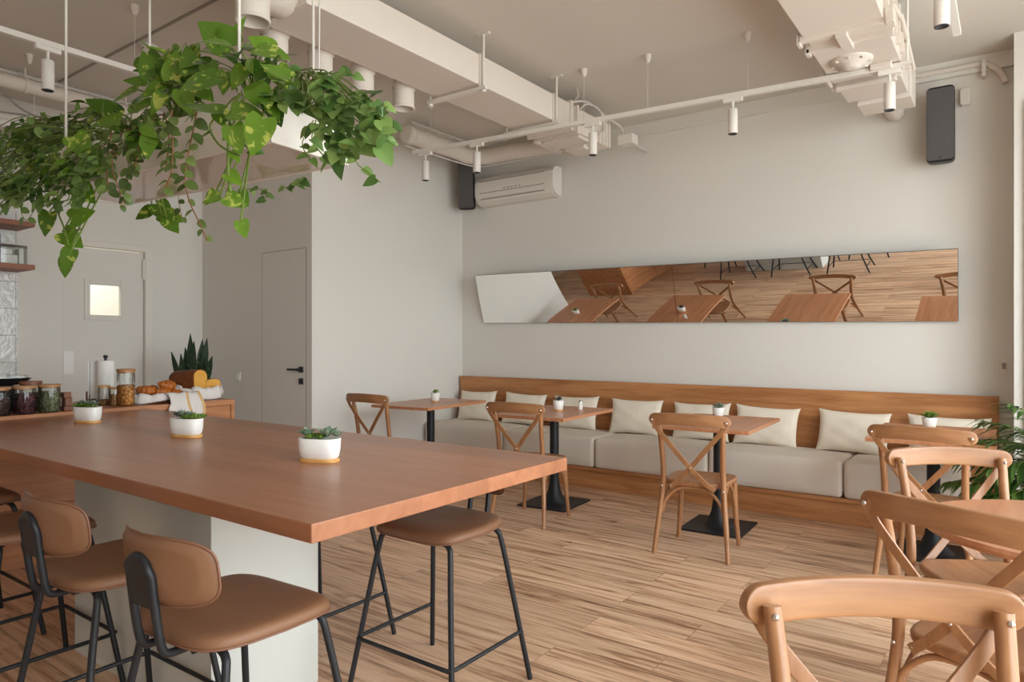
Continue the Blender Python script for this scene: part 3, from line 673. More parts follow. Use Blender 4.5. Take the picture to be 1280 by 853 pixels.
# --- bar stools
def make_stool(label, group):
    t = thing('bar_stool', label, 'bar stool', (0,0,0), 0, group)
    # seat: soft rounded pad
    poly0 = []
    for k in range(40):
        a = 2*PI*k/40; ca, sa = math.cos(a), math.sin(a); e = 2/4.4
        x = .214*math.copysign(abs(ca)**e, ca); y = .20*math.copysign(abs(sa)**e, sa)
        if y > 0: x *= 1+.02; 
        x *= 1 - .10*(-y/.2) if y < 0 else 1
        poly0.append((x, y-.005))
    def dish(x, y): return -.010*math.exp(-((x/.16)**2+((y+.03)/.15)**2)) - .012*max(0, (y-.1)/.1)**2
    def ring(sc, z, d=1): return [(x*sc, y*sc, z + dish(x*sc, y*sc)*d) for x, y in poly0]
    b = MB(); b.loft([ring(.86, .626), ring(.985, .627), ring(1.0, .631), ring(1.0, .640), ring(.99, .649), ring(.965, .6555), ring(.92, .6595), ring(.8, .662), ring(.55, .6635), ring(.28, .664), ring(.05, .664)])
    st = b.build('seat', M['leather'], t)
    b = MB(); b.tube(ring(1.002, .630), .003, 6, closed=True); b.build('piping', M['leatheredge'], st)
    for x in (-.1, .1):
        for y in (-.12, .12): MB().tube([(x, y, .60), (x, y, .625)], .014, 10).build('spacer', M['black'], st)
    # legs
    for sx in (-1, 1):
        for sy in (-1, 1):
            b = MB(); pts = smooth_path([(sx*.06, sy*.125, .612), (sx*.145, sy*.14, .612), (sx*.172, sy*.146, .600), (sx*.182, sy*.152, .575), (sx*.198, sy*.17, .47)], 5) + [Vector((sx*.265, sy*.238, .004))]
            b.tube(pts, .0105, 12); b.build('leg', M['black'], t)
    for sx in (-1, 1): MB().tube([(sx*.09, -.18, .612), (sx*.09, .16, .612)], .009, 10).build('seat_rail', M['black'], t)
    # footrest ring on three sides
    fz = .2; fx = .238; fyy = .21
    b = MB(); b.tube([(-fx-.004, -fyy, fz), (-fx-.006, fyy-.02, fz), (-fx+.004, fyy+.012, fz), (fx-.004, fyy+.012, fz), (fx+.006, fyy-.02, fz), (fx+.004, -fyy, fz)], .008, 10); b.build('footrest', M['black'], t)
    # back frame: hairpin tube with plate
    def back(x, z): return (x, -.232 - .03*max(0, (z-.6)/.25), z)
    pts = [(-.047, -.10, .607), (-.047, -.19, .606), (-.047, -.222, .612), (-.047, -.234, .64)] + [back(-.047, z) for z in (.70, .76, .80)]
    arch = [(-.047*math.cos(a), -.2615, .80+.047*math.sin(a)) for a in (k*PI/8 for k in range(1, 8))]
    b = MB(); b.tube(smooth_path(pts + arch + [(-p[0], p[1], p[2]) for p in reversed(pts)], 3), .0105, 12); b.build('back_frame', M['black'], t)
    plate = [(-.042, .725), (.042, .725), (.042, .80)] + [(.042*math.cos(a), .80+.042*math.sin(a)) for a in (k*PI/8 for k in range(1, 8))] + [(-.042, .80)]
    def pl(y): return [(x, y - .03*(z-.6)/.25, z) for x, z in plate]
    b = MB(); b.loft([pl(-.226), pl(-.240)], smooth=False); b.build('back_plate', M['black'], t, bevel=.002)
    # back pad : curved rounded rectangle
    def pad(w, hh, off, n=44):
        out = []
        for k in range(n):
            a = 2*PI*k/n; ca, sa = math.cos(a), math.sin(a); e = 2/3.8
            x = w*math.copysign(abs(ca)**e, ca); z = hh*math.copysign(abs(sa)**e, sa)
            yc = -.228 - .03*(z+.2)/.25 + 1.7*x*x + off
            out.append((x*.97, yc, .812+z))
        return out
    b = MB(); b.loft([pad(.04, .02, -.004), pad(.16, .058, -.004), pad(.172, .068, -.002), pad(.183, .077, .005), pad(.195, .083, .009), pad(.195, .083, .013), pad(.190, .079, .020), pad(.178, .069, .026), pad(.160, .056, .0285), pad(.10, .035, .029), pad(.02, .008, .029)])
    bp = b.build('backrest', M['leather'], t)
    b = MB(); b.tube(pad(.1965, .0845, .011), .0035, 6, closed=True); b.build('piping', M['leatheredge'], bp)
    return t
s0 = make_stool('tan leather bar stool nearest the camera, at the right end of the island near side', 'bar stools at the island')
s0.location = (-1.70, 1.065, 0); s0.rotation_euler.z = math.radians(3)
G = 'bar stools at the island'
again(s0, (-2.355, 1.065, 0), math.radians(1), 'second tan bar stool from the right on the near side, before the grey plinth', G)
again(s0, (-3.12, 1.065, 0), math.radians(0), 'tan bar stool cut by the left edge, its seat in shade under the island', G)
again(s0, (-3.89, 1.065, 0), math.radians(0), 'dark bar stool farthest left, only a seat corner showing at the left edge', G)
again(s0, (-1.83, 2.04, 0), PI, 'bar stool on the far side at the right end of the island, legs fully visible', G)
again(s0, (-2.58, 2.02, 0), PI, 'bar stool on the far side behind the plinth, only thin black legs showing', G)
again(s0, (-3.32, 2.05, 0), PI, 'bar stool on the far side hidden behind the plinth, its legs seen in the mirror', G)

# --- bench
t = thing('bench', 'long built-in wooden bench with a tall back board along the back wall', 'bench', (-2.6, 5.9, 0))
BX0, BX1 = -5.19, -.075
b = MB(); b.box(BX0, BX1, 6.115, 6.165, .2, .955); relp(b, t).build('back_board', M['bench'], t, bevel=.003)
b = MB(); b.box(BX0, BX1-.15, 5.565, 5.6, .0, .17); relp(b, t).build('kick_board', M['bench'], t, bevel=.002)
b = MB(); b.box(BX0, BX1-.15, 5.53, 6.115, .17, .2); b.box(BX0, BX0+.03, 5.6, 6.115, 0, .17); b.box(BX1-.18, BX1-.15, 5.6, 6.115, 0, .17); b.box(BX0, BX1-.15, 6.165, 6.199, .3, .9); relp(b, t).build('seat_base', M['bench'], t, bevel=.002)
# seat cushions
def cushion_mesh(L, D, H, seed):
    rnd = random.Random(seed); nx, ny = 20, 12; e = .035
    b = MB()
    def shell(u, v, w): # box coords -1..1 -> rounded box w/ slight bulge
        x, y, z = u*L/2, v*D/2, w*H/2
        ix, iy, iz = max(-L/2+e, min(L/2-e, x)), max(-D/2+e, min(D/2-e, y)), max(-H/2+e, min(H/2-e, z))
        d = Vector((x-ix, y-iy, z-iz))
        p = Vector((ix, iy, iz)) + (d.normalized()*e if d.length > 1e-6 else d)
        if w > .5: p.z += .014*math.cos(u*PI/2)*math.cos(v*PI/2) + .003*math.sin(u*9+seed)*math.sin(v*7)
        if v < -.5: p.y -= .012*math.cos(u*PI/2)*math.cos(w*PI/2) + .003*math.sin(u*8+seed*2)
        return p
    def axis(n): 
        a = [-1, -.985, -.95]; a += [-.9+1.8*k/(n-1) for k in range(n)]; a += [.95, .985, 1]; return a
    ax, ay, az = axis(nx), axis(ny), axis(7)
    for (A, B, f) in ((ax, ay, lambda a,c: (a,c,1)), (ax, az, lambda a,c: (a,-1,c)), (ay, az, lambda a,c: (1,a,c)), (ay, az, lambda a,c: (-1,-a,c)), (ax, ay, lambda a,c: (-a,c,-1)), (ax, az, lambda a,c: (-a,1,c))):
        vs = [shell(*f(a, c)) for c in B for a in A]; n = len(A)
        fs = [(j*n+i, j*n+i+1, (j+1)*n+i+1, (j+1)*n+i) for j in range(len(B)-1) for i in range(n-1)]
        b.add(vs, fs, True)
    return b
xs = [-5.185, -4.12, -3.08, -2.02, -1.005, -.24]
lab = ['pale linen seat cushion at the left end of the bench, behind the corner table', 'pale linen seat cushion second from left on the bench, behind the second table', 'pale linen seat cushion in the middle of the bench',
       'pale linen seat cushion fourth from left, right of the third table', 'pale linen seat cushion at the right end of the bench behind chairs']
for k in range(5):
    L = xs[k+1]-xs[k]-.006
    b = cushion_mesh(L, .60, .272, k)
    o = b.build('seat_cushion', M['cushion'], loc=((xs[k]+xs[k+1])/2, 5.80, .2+.138), merge=True)
    tag(o, lab[k], 'cushion', 'linen seat cushions on the bench')
    # stitched piping seam on the front top edge
    s_ = MB(); s_.tube([(-L/2+.03, -.308, -.115), (0, -.312, -.118), (L/2-.03, -.308, -.115)], .002, 6); s_.build('seam', M['cushion'], o)
# scatter pillows
def pillow(w, h, seed, label, loc, lean, rz):
    rnd = random.Random(seed); nu, nv = 22, 16; b = MB()
    ph = [rnd.uniform(0, 6) for _ in range(6)]
    for side in (1, -1):
        vs = []
        for j in range(nv+1):
            for i in range(nu+1):
                u = -1+2*i/nu; v = -1+2*j/nv
                pin = 1 - .07*(1-abs(v)**3)*abs(u)**4   # sides pulled in between the ears
                pinv = 1 - .10*(1-abs(u)**3)*abs(v)**4
                th = .062*((1-u*u)*(1-v*v))**.42
                wr = .006*math.sin(u*7+ph[0]+v*3)*math.sin(v*6+ph[1]) * (1-abs(u)**6)*(1-abs(v)**6)
                y = -side*(th + wr + .003)
                vs.append((u*w/2*pin, y, v*h/2*pinv))
        n = nu+1
        fs = [(j*n+i, j*n+i+1, (j+1)*n+i+1, (j+1)*n+i) for j in range(nv) for i in range(nu)]
        if side < 0: fs = [tuple(reversed(f)) for f in fs]
        b.add(vs, fs, True)
    edge = [(-w/2, 0, -h/2)]
    o = b.build('pillow', M['pillow'], loc=loc, merge=False)
    o.rotation_euler = Euler((lean, rnd.uniform(-.03, .03), rz), 'XYZ')
    return tag(o, label, 'pillow', 'linen scatter pillows on the bench')
pl = [(-4.84, 'cream linen pillow farthest left on the bench, behind the corner table'), (-4.20, 'cream linen pillow second from left, half hidden by a chair rail'),
      (-3.57, 'cream linen pillow just right of the pole of the second table'), (-2.90, 'cream linen pillow alone in the gap between second and third tables'),
      (-2.26, 'cream linen pillow behind the chair at the third table'), (-1.69, 'cream linen pillow under the right corner of the third table'),
      (-1.02, 'wide cream linen pillow left of the rightmost table'), (-.38, 'cream linen pillow behind the rightmost table, only its top edge showing')]
for k, (x, lb) in enumerate(pl):
    pillow(.53, .345, k+3, lb, (x, 5.995, .637), -.26, (-.03, .02, -.02, .03, .0, .02, -.04, .02)[k])

# --- pedestal tables
def make_table(label):
    t = thing('pedestal_table', label, 'table', (0,0,0), 0, 'rectangular pedestal tables by the bench')
    MB().box(-.33, .33, -.465, .465, .747, .772).build('tabletop', M['tabletop'], t, bevel=.002)
    b = MB(); b.box(-.22, .22, -.24, .24, .0, .014); b.build('base_plate', M['black'], t, bevel=.004)
    b = MB(); b.lathe([(.115, .014), (.095, .03), (.07, .07), (.052, .12), (.043, .18), (.04, .22)], 28); b.build('foot', M['black'], t)
    b = MB(); b.tube([(0,0,.2), (0,0,.736)], .038, 24); b.build('pole', M['black'], t)
    b = MB(); b.box(-.15, .15, -.15, .15, .733, .747); b.build('top_plate', M['black'], t)
    return t
t1 = make_table('wooden pedestal table in the far left corner of the bench'); t1.location = (-4.50, 4.87, 0); t1.rotation_euler.z = math.radians(5)
again(t1, (-3.10, 4.87, 0), math.radians(4), 'wooden pedestal table second from left, just beyond the island corner')
again(t1, (-1.735, 4.96, 0), math.radians(3), 'wooden pedestal table third from left, with black base plate fully visible')
again(t1, (-.405, 5.14, 0), math.radians(1), 'wooden pedestal table farthest right by the palm')
# round table near the camera
t = thing('round_table', 'round wooden table at the right edge between the front chairs', 'table', (.175, 2.76, 0))
b = MB(); b.lathe([(.40, .744), (.425, .748), (.43, .76), (.425, .772), (.0, .772)], 64, smooth=False); b.build('tabletop', M['tabletop'], t)
b = MB(); b.box(-.2, .2, -.2, .2, 0, .014); b.build('base_plate', M['black'], t, bevel=.004)
b = MB(); b.lathe([(.115, .014), (.095, .03), (.07, .07), (.052, .12), (.043, .18), (.04, .22)], 28); b.build('foot', M['black'], t)
b = MB(); b.tube([(0,0,.2), (0,0,.74)], .038, 24); b.lathe([(.16, .732), (.16, .744)], 20); b.build('pole', M['black'], t)

# --- cross-back chairs
def make_chair(label):
    t = thing('cross_back_chair', label, 'chair', (0,0,0), 0, 'cross-back wooden chairs')
    # seat
    prof = []
    for k in range(48):
        a = 2*PI*k/48; ca, sa = math.cos(a), math.sin(a); e = 2/4.2
        x = math.copysign(abs(ca)**e, ca); y = math.copysign(abs(sa)**e, sa)
        wd = .192 + .024*(y+1)/2
        prof.append((x*wd, y*.205+.012))
    def ring(s_, z): return [(x*s_, (y-.012)*s_+.012, z - (.006*(1-((x/.21)**2+((y-.012)/.2)**2)*s_*s_) if s_ < .9 else 0)) for x, y in prof]
    b = MB(); b.loft([ring(.93, .437), ring(.985, .439), ring(1, .446), ring(1, .462), ring(.985, .468), ring(.94, .470), ring(.88, .469), ring(.6, .468), ring(.3, .467), ring(.04, .467)])
    b.build('seat', M['seat'], t)
    # rear legs running up into the back posts
    for sx in (-1, 1):
        b = MB(); pts = smooth_path([(sx*.233, -.245, .002), (sx*.214, -.212, .2), (sx*.195, -.186, .40), (sx*.189, -.186, .52), (sx*.192, -.208, .68), (sx*.203, -.246, .872)], 5)
        b.tube(pts, lerp_list([.0135, .0165, .018, .018, .0175, .0165], len(pts)), 14); b.build('rear_leg', M['chair'], t)
        lg = t.children[-1]
        for (x, y, z, q) in ((sx*.203, -.225, .858, -1), (sx*.193, -.166, .43, -1), (sx*.194, -.205, .43, 1)):
            MB().lathe([(.0001, .005), (.004, .0045), (.0065, .0)], 12, M=Matrix.Translation((x, y, z)) @ Matrix.Rotation(q*PI/2, 4, 'X'), cap=False).build('rivet', M['steel'], lg)
        b = MB(); pts = smooth_path([(sx*.176, .168, .445), (sx*.180, .178, .34), (sx*.188, .186, .18), (sx*.204, .196, .002)], 5)
        b.tube(pts, lerp_list([.021, .019, .0165, .0135], len(pts)), 14); b.build('front_leg', M['chair'], t)
    # top rail
    n = 40; pts = []; hw = []
    for k in range(n+1):
        x = -.252*math.cos(PI*k/n); u = abs(x)/.252
        pts.append((x, -.262 - .045*(1-u*u), .862 + .012*(1-u*u)))
        hw.append(.038*math.sqrt(max(0.004, 1-max(0, (u-.85)/.15)**2)))
    b = MB(); b.strap(pts, hw, .0125, (0, 1, 0), smooth=False)
    rl = b.build('top_rail', M['chairx'], t)
    for sx in (-1, 1): MB().lathe([(.0001, .006), (.005, .005), (.008, 0)], 12, M=Matrix.Translation((sx*.232, -.292, .862)) @ Matrix.Rotation(PI/2, 4, 'X'), cap=False).build('rivet', M['steel'], rl)
    # crossing straps
    for sx in (-1, 1):
        off = -.004 if sx > 0 else .004
        pts = smooth_path([(-sx*.232, -.285, .866), (-sx*.195, -.275+off, .80), (-sx*.10, -.262+off, .685), (0, -.240+off, .565), (sx*.085, -.217+off, .475), (sx*.142, -.198, .428)], 5)
        b = MB(); b.strap(pts, .0155, .0042, (0, 1, .1)); cs = b.build('cross_strap', M['chair'], t)
        b = MB(); p = pts[-1]; b.lathe([(.0001, .005), (.004, .0045), (.0065, 0)], 12, M=Matrix.Translation(p + Vector((-sx*.006, -.003, .008))) @ Matrix.Rotation(PI/2, 4, 'X'), cap=False).build('rivet', M['steel'], cs)
        b = MB()
        if sx > 0: b.lathe([(.0001, .006), (.004, .0055), (.0065, 0)], 12, M=Matrix.Translation((0, -.247, .565)) @ Matrix.Rotation(PI/2, 4, 'X'), cap=False)
        if sx > 0: b.build('rivet', M['steel'], cs)
    # bentwood braces under the seat
    b = MB(); b.tube(smooth_path([(-.196, -.192, .26), (-.175, -.186, .34), (-.10, -.176, .415), (0, -.172, .43), (.10, -.176, .415), (.175, -.186, .34), (.196, -.192, .26)], 5), .0105, 10); b.build('arched_brace', M['chairx'], t)
    for sx in (-1, 1):
        b = MB(); b.tube(smooth_path([(sx*.196, -.178, .26), (sx*.186, -.13, .36), (sx*.180, -.04, .425), (sx*.176, .05, .425), (sx*.178, .13, .36), (sx*.184, .175, .26)], 5), .0105, 10); b.build('arched_brace', M['chair'], t)
    return t
c0 = make_chair('wooden cross-back chair at the third table, whole chair visible from behind')
c0.location = (-1.65, 4.37, 0); c0.rotation_euler.z = .101
for (x, y, rz, lb) in (
    (-2.975, 4.375, .06, 'wooden cross-back chair just beyond the right end of the island, at the second table'),
    (-4.48, 4.31, .02, 'wooden cross-back chair farthest left, at the corner table beyond the island'),
    (-.365, 4.485, -.10, 'wooden cross-back chair with its back to us at the rightmost rectangular table'),
    (-.075, 3.185, 3.70, 'wooden cross-back chair behind the round table, facing the camera'),
    (-.033, 2.51, -.45, 'wooden cross-back chair with its back to us in front of the round table'),
    (-.055, 1.205, 3.695, 'nearest wooden cross-back chair at the lower right corner, its pale curved rail facing us')):
    again(c0, (x, y, 0), rz, lb)
# ================================================================== PLANTS, POTS, FOOD
def leaf(mb, base, tip_dir, normal, L, W, kind='heart', tone=.5, fold=.25, droop=.3):
    """one leaf blade: base point, direction of the tip, face normal"""
    t = Vector(tip_dir).normalized(); n = Vector(normal); n = n - t*n.dot(t)
    if n.length < 1e-4: n = t.orthogonal()
    n.normalize(); s = t.cross(n)
    if kind == 'heart': prof = [(-.06, .22), (-.08, .36), (.05, .47), (.22, .50), (.42, .45), (.62, .34), (.8, .19), (.92, .08), (1.0, .0)]; 
    elif kind == 'oval': prof = [(0, .06), (.1, .28), (.28, .46), (.5, .5), (.7, .43), (.87, .26), (.96, .12), (1, .0)]
    elif kind == 'lance': prof = [(0, .2), (.15, .36), (.35, .5), (.6, .45), (.8, .28), (.93, .12), (1, 0)]
    vs = []; 
    mid0 = 0.0
    m = len(prof)
    for i, (a, w) in enumerate(prof):
        x = a*L; ww = w*W
        am = max(a, .04) if kind == 'heart' else a
        z = -droop*L*a*a
        zc = z
        ze = z + fold*ww - .12*ww*a
        zm = z + fold*ww*.45
        vs += [base + t*x + s*ww + n*ze, base + t*(x*.6+am*L*.4) + s*ww*.5 + n*zm, base + t*(am*L) + n*zc,
               base + t*(x*.6+am*L*.4) - s*ww*.5 + n*zm, base + t*x - s*ww + n*ze]
    fs = [(i*5+k, i*5+k+1, (i+1)*5+k+1, (i+1)*5+k) for i in range(m-1) for k in range(4)]
    mb.add(vs, fs, True, 0, None, tone)

PLN_X0, PLN_X1, PLN_Y0, PLN_Y1, PZB, PZT, PROT = -3.90, -2.24, 1.47, 1.87, 2.10, 2.285, math.radians(5)
pc = Vector(((PLN_X0+PLN_X1)/2, (PLN_Y0+PLN_Y1)/2, PZB))
t = thing('hanging_planter', 'long white box planter hung on rods over the island', 'planter', pc, PROT)
hx, hy, hz = (PLN_X1-PLN_X0)/2, (PLN_Y1-PLN_Y0)/2, PZT-PZB
b = MB(); w = .014
b.box(-hx, hx, -hy, -hy+w, 0, hz); b.box(-hx, hx, hy-w, hy, 0, hz); b.box(-hx, -hx+w, -hy+w, hy-w, 0, hz); b.box(hx-w, hx, -hy+w, hy-w, 0, hz)
b.build('trough', M['white'], t, bevel=.002)
MB().box(-hx+w, hx-w, -hy+w, hy-w, .004, .016).build('underside', M['planter_under'], t)
for (x, y) in ((-.67, -hy+.02), (.62, -hy+.02), (-.57, hy-.02), (.64, hy-.02)):
    b = MB(); b.tube([(x, y, .02), (x, y, ZC-PZB)], .0062, 10); b.lathe([(.016, hz-.02), (.016, hz+.01)], 8, M=Matrix.Translation((x, y, 0)), smooth=False); b.lathe([(.024, ZC-PZB-.012), (.024, ZC-PZB)], 16, M=Matrix.Translation((x, y, 0))); b.build('hanging_rod', M['white'], t)
b = MB(); x, y = .665, hy-.02; b.tube(smooth_path([(x, y, hz-.01), (x+.012, y, .7), (x, y, ZC-PZB)], 6), .004, 6); b.build('cable', M['cable'], t)

def planter_pt(fx): # point on the planter axis, fx 0..1
    c, s_ = math.cos(PROT), math.sin(PROT); x = -hx + 2*hx*fx; return Vector((pc.x+c*x, pc.y+s_*x, PZB))
RND = random.Random(11)
def hanging_plant(label, fx, pot_r, potmat, leafmat, stemmat, fill, vines, big, kind, seedpot=0, cat='plant'):
    """fill: (u,v,ru,rv,y,dy,n,size) clouds; vines: (list of (u,v), y, size, n); big: (u,v,y,len_px,ang_deg,tilt)"""
    o = planter_pt(fx); o.z = PZB+.018
    t = thing('potted_trailing_plant', label, cat, o, 0, 'trailing plants in the hanging planter')
    ph = .165
    b = MB(); b.lathe([(pot_r*.78, 0), (pot_r*.95, ph*.8), (pot_r*1.04, ph*.82), (pot_r*1.06, ph+.02), (pot_r*.98, ph+.02), (pot_r*.94, ph-.005), (0, ph-.005)], 24); b.build('pot', M[potmat], t)
    fo = MB(); st = MB(); crown = o + Vector((0, 0, ph))
    def put(P, L, tip, nrm, k=kind, wr=.82):
        leaf(fo, P - o, tip, nrm, L, L*wr*RND.uniform(.9, 1.1), k, RND.uniform(.0, 1.0), RND.uniform(.1, .4), RND.uniform(.05, .45))
    def stem(P, sag=.06, r=.0026):
        c0 = crown + Vector((RND.uniform(-.06, .06), RND.uniform(-.05, .05), -.01)) - o; e = P - o
        m1 = c0.lerp(e, .45) + Vector((0, 0, abs(sag)+.25*(e-c0).length*.3))
        st.tube(smooth_path([c0, m1, e], 4), r, 6)
    for (u, v, ru, rv, y, dy, n, size) in fill:
        for k in range(n):
            a = RND.uniform(0, 2*PI); q = math.sqrt(RND.random())
            P = aty(u + ru*q*math.cos(a), v + rv*q*math.sin(a), y + RND.uniform(-dy, dy))
            if P.z < PZT+.02 and PLN_Y0-.06 < P.y: P = aty(u + ru*q*math.cos(a), v + rv*q*math.sin(a), PLN_Y0-.09-RND.uniform(0, .06)) if P.y < 1.67 else P
            out = (P - crown); out.z *= .3
            tip = out.normalized()*.8 + Vector((RND.uniform(-.7, .7), RND.uniform(-.7, .7), RND.uniform(-1.0, .35)))
            nrm = Vector((RND.uniform(-.6, .6), -.75+RND.uniform(-.5, .4), .75+RND.uniform(-.3, .5)))
            put(P, size*RND.uniform(.7, 1.2), tip, nrm)
            if k % (5 if size < .07 else 2) == 0: stem(P)
    for (path, y, size, n, vr) in vines:
        pts = smooth_path([aty(u, v, yy if isinstance(y, tuple) else y) for (u, v), yy in zip(path, y if isinstance(y, tuple) else [y]*len(path))], 6)
        st.tube([p - o for p in pts], vr, 6)
        for k in range(n):
            f = (k+.6)/n*(len(pts)-1); i = min(int(f), len(pts)-2); P = pts[i].lerp(pts[i+1], f-i)
            sd = 1 if k % 2 else -1
            tip = RT*sd*RND.uniform(.4, 1) + Vector((0, 0, -RND.uniform(.1, .9))) - FW*RND.uniform(-.2, .5)
            nrm = -FW*RND.uniform(.4, 1) + Vector((0, 0, RND.uniform(.1, .9))) + RT*RND.uniform(-.4, .4)
            put(P, size*RND.uniform(.75, 1.15), tip, nrm)
    for (u, v, y, px, ang, tilt) in big:
        P = aty(u, v, y); d = (P-CAM).dot(FW); L = px*d/FPX; a = math.radians(ang)
        tip = RT*math.cos(a) + Vector((0,0,1))*math.sin(a) - FW*.15
        nrm = -FW*math.cos(math.radians(tilt)) + Vector((0,0,1))*math.sin(math.radians(tilt))
        leaf(fo, P - o, tip, nrm, L, L*.80, kind, RND.uniform(.35, 1), .16, .12)
        stem(P, .05, .004)
    fo.build('foliage', M[leafmat], t); st.build('stem', M[stemmat], t)
    return t
# big variegated pothos at the right
hanging_plant('big-leaved variegated pothos right of centre in the hanging planter, leaves rising highest', .80, .105, 'blackplastic', 'pothos', 'stem',
    [(300, 78, 42, 26, 1.55, .12, 20, .10), (330, 112, 30, 22, 1.50, .1, 10, .09)],
    [([(300, 118), (290, 135), (286, 170), (285, 210), (288, 240)], 1.40, .07, 2, .006), ([(286, 150), (300, 175), (318, 192)], 1.40, .05, 2, .004)],
    [(291, 60, 1.55, 54, 142, 12), (284, 72, 1.6, 40, 163, 60), (300, 62, 1.62, 30, 20, 50), (340, 62, 1.5, 34, 150, 25), (322, 62, 1.45, 46, -14, 45), (338, 72, 1.52, 42, 8, 70), (272, 95, 1.42, 36, 207, 20),
     (318, 110, 1.36, 42, -52, 25), (289, 140, 1.32, 44, -4, 30), (291, 157, 1.32, 38, -72, 15), (330, 147, 1.28, 52, -107, 8), (278, 139, 1.38, 40, 171, 50), (262, 84, 1.55, 30, 190, 30), (306, 84, 1.5, 34, -120, 30),
     (345, 84, 1.45, 36, -60, 20), (284, 90, 1.5, 30, -100, 20), (362, 98, 1.42, 40, 150, 50), (366, 102, 1.42, 28, -100, 20), (282, 246, 1.40, 30, -25, 25), (301, 276, 1.40, 24, -72, 20), (275, 245, 1.42, 24, 200, 30), (270, 240, 1.42, 22, 230, 20), (300, 240, 1.5, 22, -60, 20)], 'heart')
# pothos left of centre
hanging_plant('dense dark-leaved pothos left of centre in the hanging planter, below the smoke detector', .50, .095, 'terracotta', 'pothos', 'stem',
    [(212, 92, 34, 26, 1.62, .14, 34, .085), (238, 82, 28, 20, 1.62, .14, 20, .085), (235, 118, 26, 14, 1.55, .1, 12, .07)],
    [([(236, 130), (255, 134), (270, 142), (262, 160), (275, 182), (300, 195)], 1.38, .055, 4, .004)],
    [(192, 97, 1.5, 36, 112, 12), (216, 100, 1.5, 38, 82, 15), (240, 92, 1.5, 36, 100, 12), (184, 104, 1.48, 30, 170, 40), (228, 112, 1.46, 34, -70, 25), (246, 108, 1.44, 30, -40, 30), (204, 118, 1.46, 30, -120, 25), (196, 92, 1.55, 34, 100, 15), (216, 88, 1.55, 32, 80, 35), (238, 84, 1.55, 32, 70, 30), (205, 105, 1.5, 34, -150, 30), (258, 98, 1.42, 40, 205, 35), (172, 112, 1.5, 36, 205, 50),
     (265, 138, 1.38, 38, 165, 60), (190, 128, 1.5, 30, -160, 40), (226, 112, 1.5, 30, -60, 30)], 'heart')
# pothos further left
hanging_plant('spreading pothos in the left half of the hanging planter with one long stem hanging lowest', .26, .09, 'blackplastic', 'pothos', 'stem',
    [(120, 150, 44, 22, 1.62, .14, 34, .085), (165, 150, 34, 24, 1.55, .12, 26, .085), (60, 200, 36, 26, 1.5, .1, 22, .085), (96, 205, 22, 22, 1.38, .06, 14, .085), (180, 165, 16, 14, 1.38, .05, 10, .08)],
    [([(90, 205), (74, 235), (72, 262), (80, 285), (85, 305), (84, 320)], 1.42, .06, 2, .0045), ([(80, 285), (92, 288), (104, 286)], 1.42, .05, 1, .003)],
    [(98, 232, 1.40, 32, -45, 20), (88, 275, 1.42, 34, 20, 10), (78, 290, 1.42, 34, -35, 25), (90, 312, 1.42, 30, -110, 10), (84, 322, 1.42, 26, -95, 10), (62, 265, 1.42, 32, -100, 30), (36, 165, 1.5, 40, 215, 40),
     (92, 170, 1.38, 38, -50, 30), (60, 195, 1.38, 36, -80, 30), (112, 185, 1.38, 38, -70, 20), (150, 150, 1.42, 38, 190, 40), (140, 140, 1.5, 36, 150, 40), (170, 165, 1.36, 36, -80, 25),
     (196, 254, 1.95, 32, -50, 20), (202, 268, 1.95, 32, -15, 30), (208, 272, 1.95, 26, -50, 20), (190, 262, 1.95, 24, -150, 20)], 'heart')
# left end : finer leaves
hanging_plant('fine-leaved trailing plant at the far left end of the hanging planter, against the edge', .08, .085, 'blackplastic', 'smallleaf', 'stem',
    [(30, 195, 48, 42, 1.5, .16, 210, .058), (8, 235, 34, 24, 1.45, .14, 90, .062), (66, 240, 42, 22, 1.42, .08, 60, .058), (70, 165, 40, 20, 1.6, .12, 50, .055), (12, 215, 26, 44, 1.7, .1, 60, .06), (-20, 210, 26, 50, 1.55, .1, 60, .06), (100, 215, 24, 26, 1.38, .05, 40, .058)],
    [([(60, 165), (58, 150), (50, 140)], 1.6, .035, 4, .002), ([(20, 170), (15, 155), (28, 148)], 1.6, .035, 4, .002), ([(30, 240), (26, 262), (34, 275), (50, 250)], 1.42, .05, 5, .002)],
    [], 'oval')
# round-leaved strings spilling over the near side
hanging_plant('round-leaved string plant spilling in thin strands over the near side of the hanging planter', .40, .07, 'terracotta', 'hoya', 'redstem',
    [(150, 185, 26, 14, 1.36, .04, 30, .045), (190, 160, 20, 12, 1.36, .05, 16, .045)],
    [([(140, 165), (136, 185), (134, 215), (136, 240)], 1.36, .042, 14, .003), ([(162, 170), (164, 200), (158, 228), (154, 252)], 1.36, .042, 14, .003), ([(140, 190), (141, 215), (150, 242), (152, 260)], 1.36, .03, 4, .0025),
     ([(215, 138), (212, 165), (210, 190), (207, 212)], 1.36, .046, 13, .003), ([(246, 140), (240, 170), (234, 200), (230, 230)], 1.36, .048, 12, .003), ([(230, 228), (238, 255), (250, 280), (258, 300)], 1.40, .035, 6, .0025),
     ([(212, 150), (216, 180), (214, 215), (206, 236)], 1.36, .04, 8, .003), ([(175, 165), (172, 190), (168, 215)], 1.36, .042, 8, .003), ([(222, 235), (224, 255), (228, 275)], 1.95, .04, 4, .002)],
    [], 'oval')
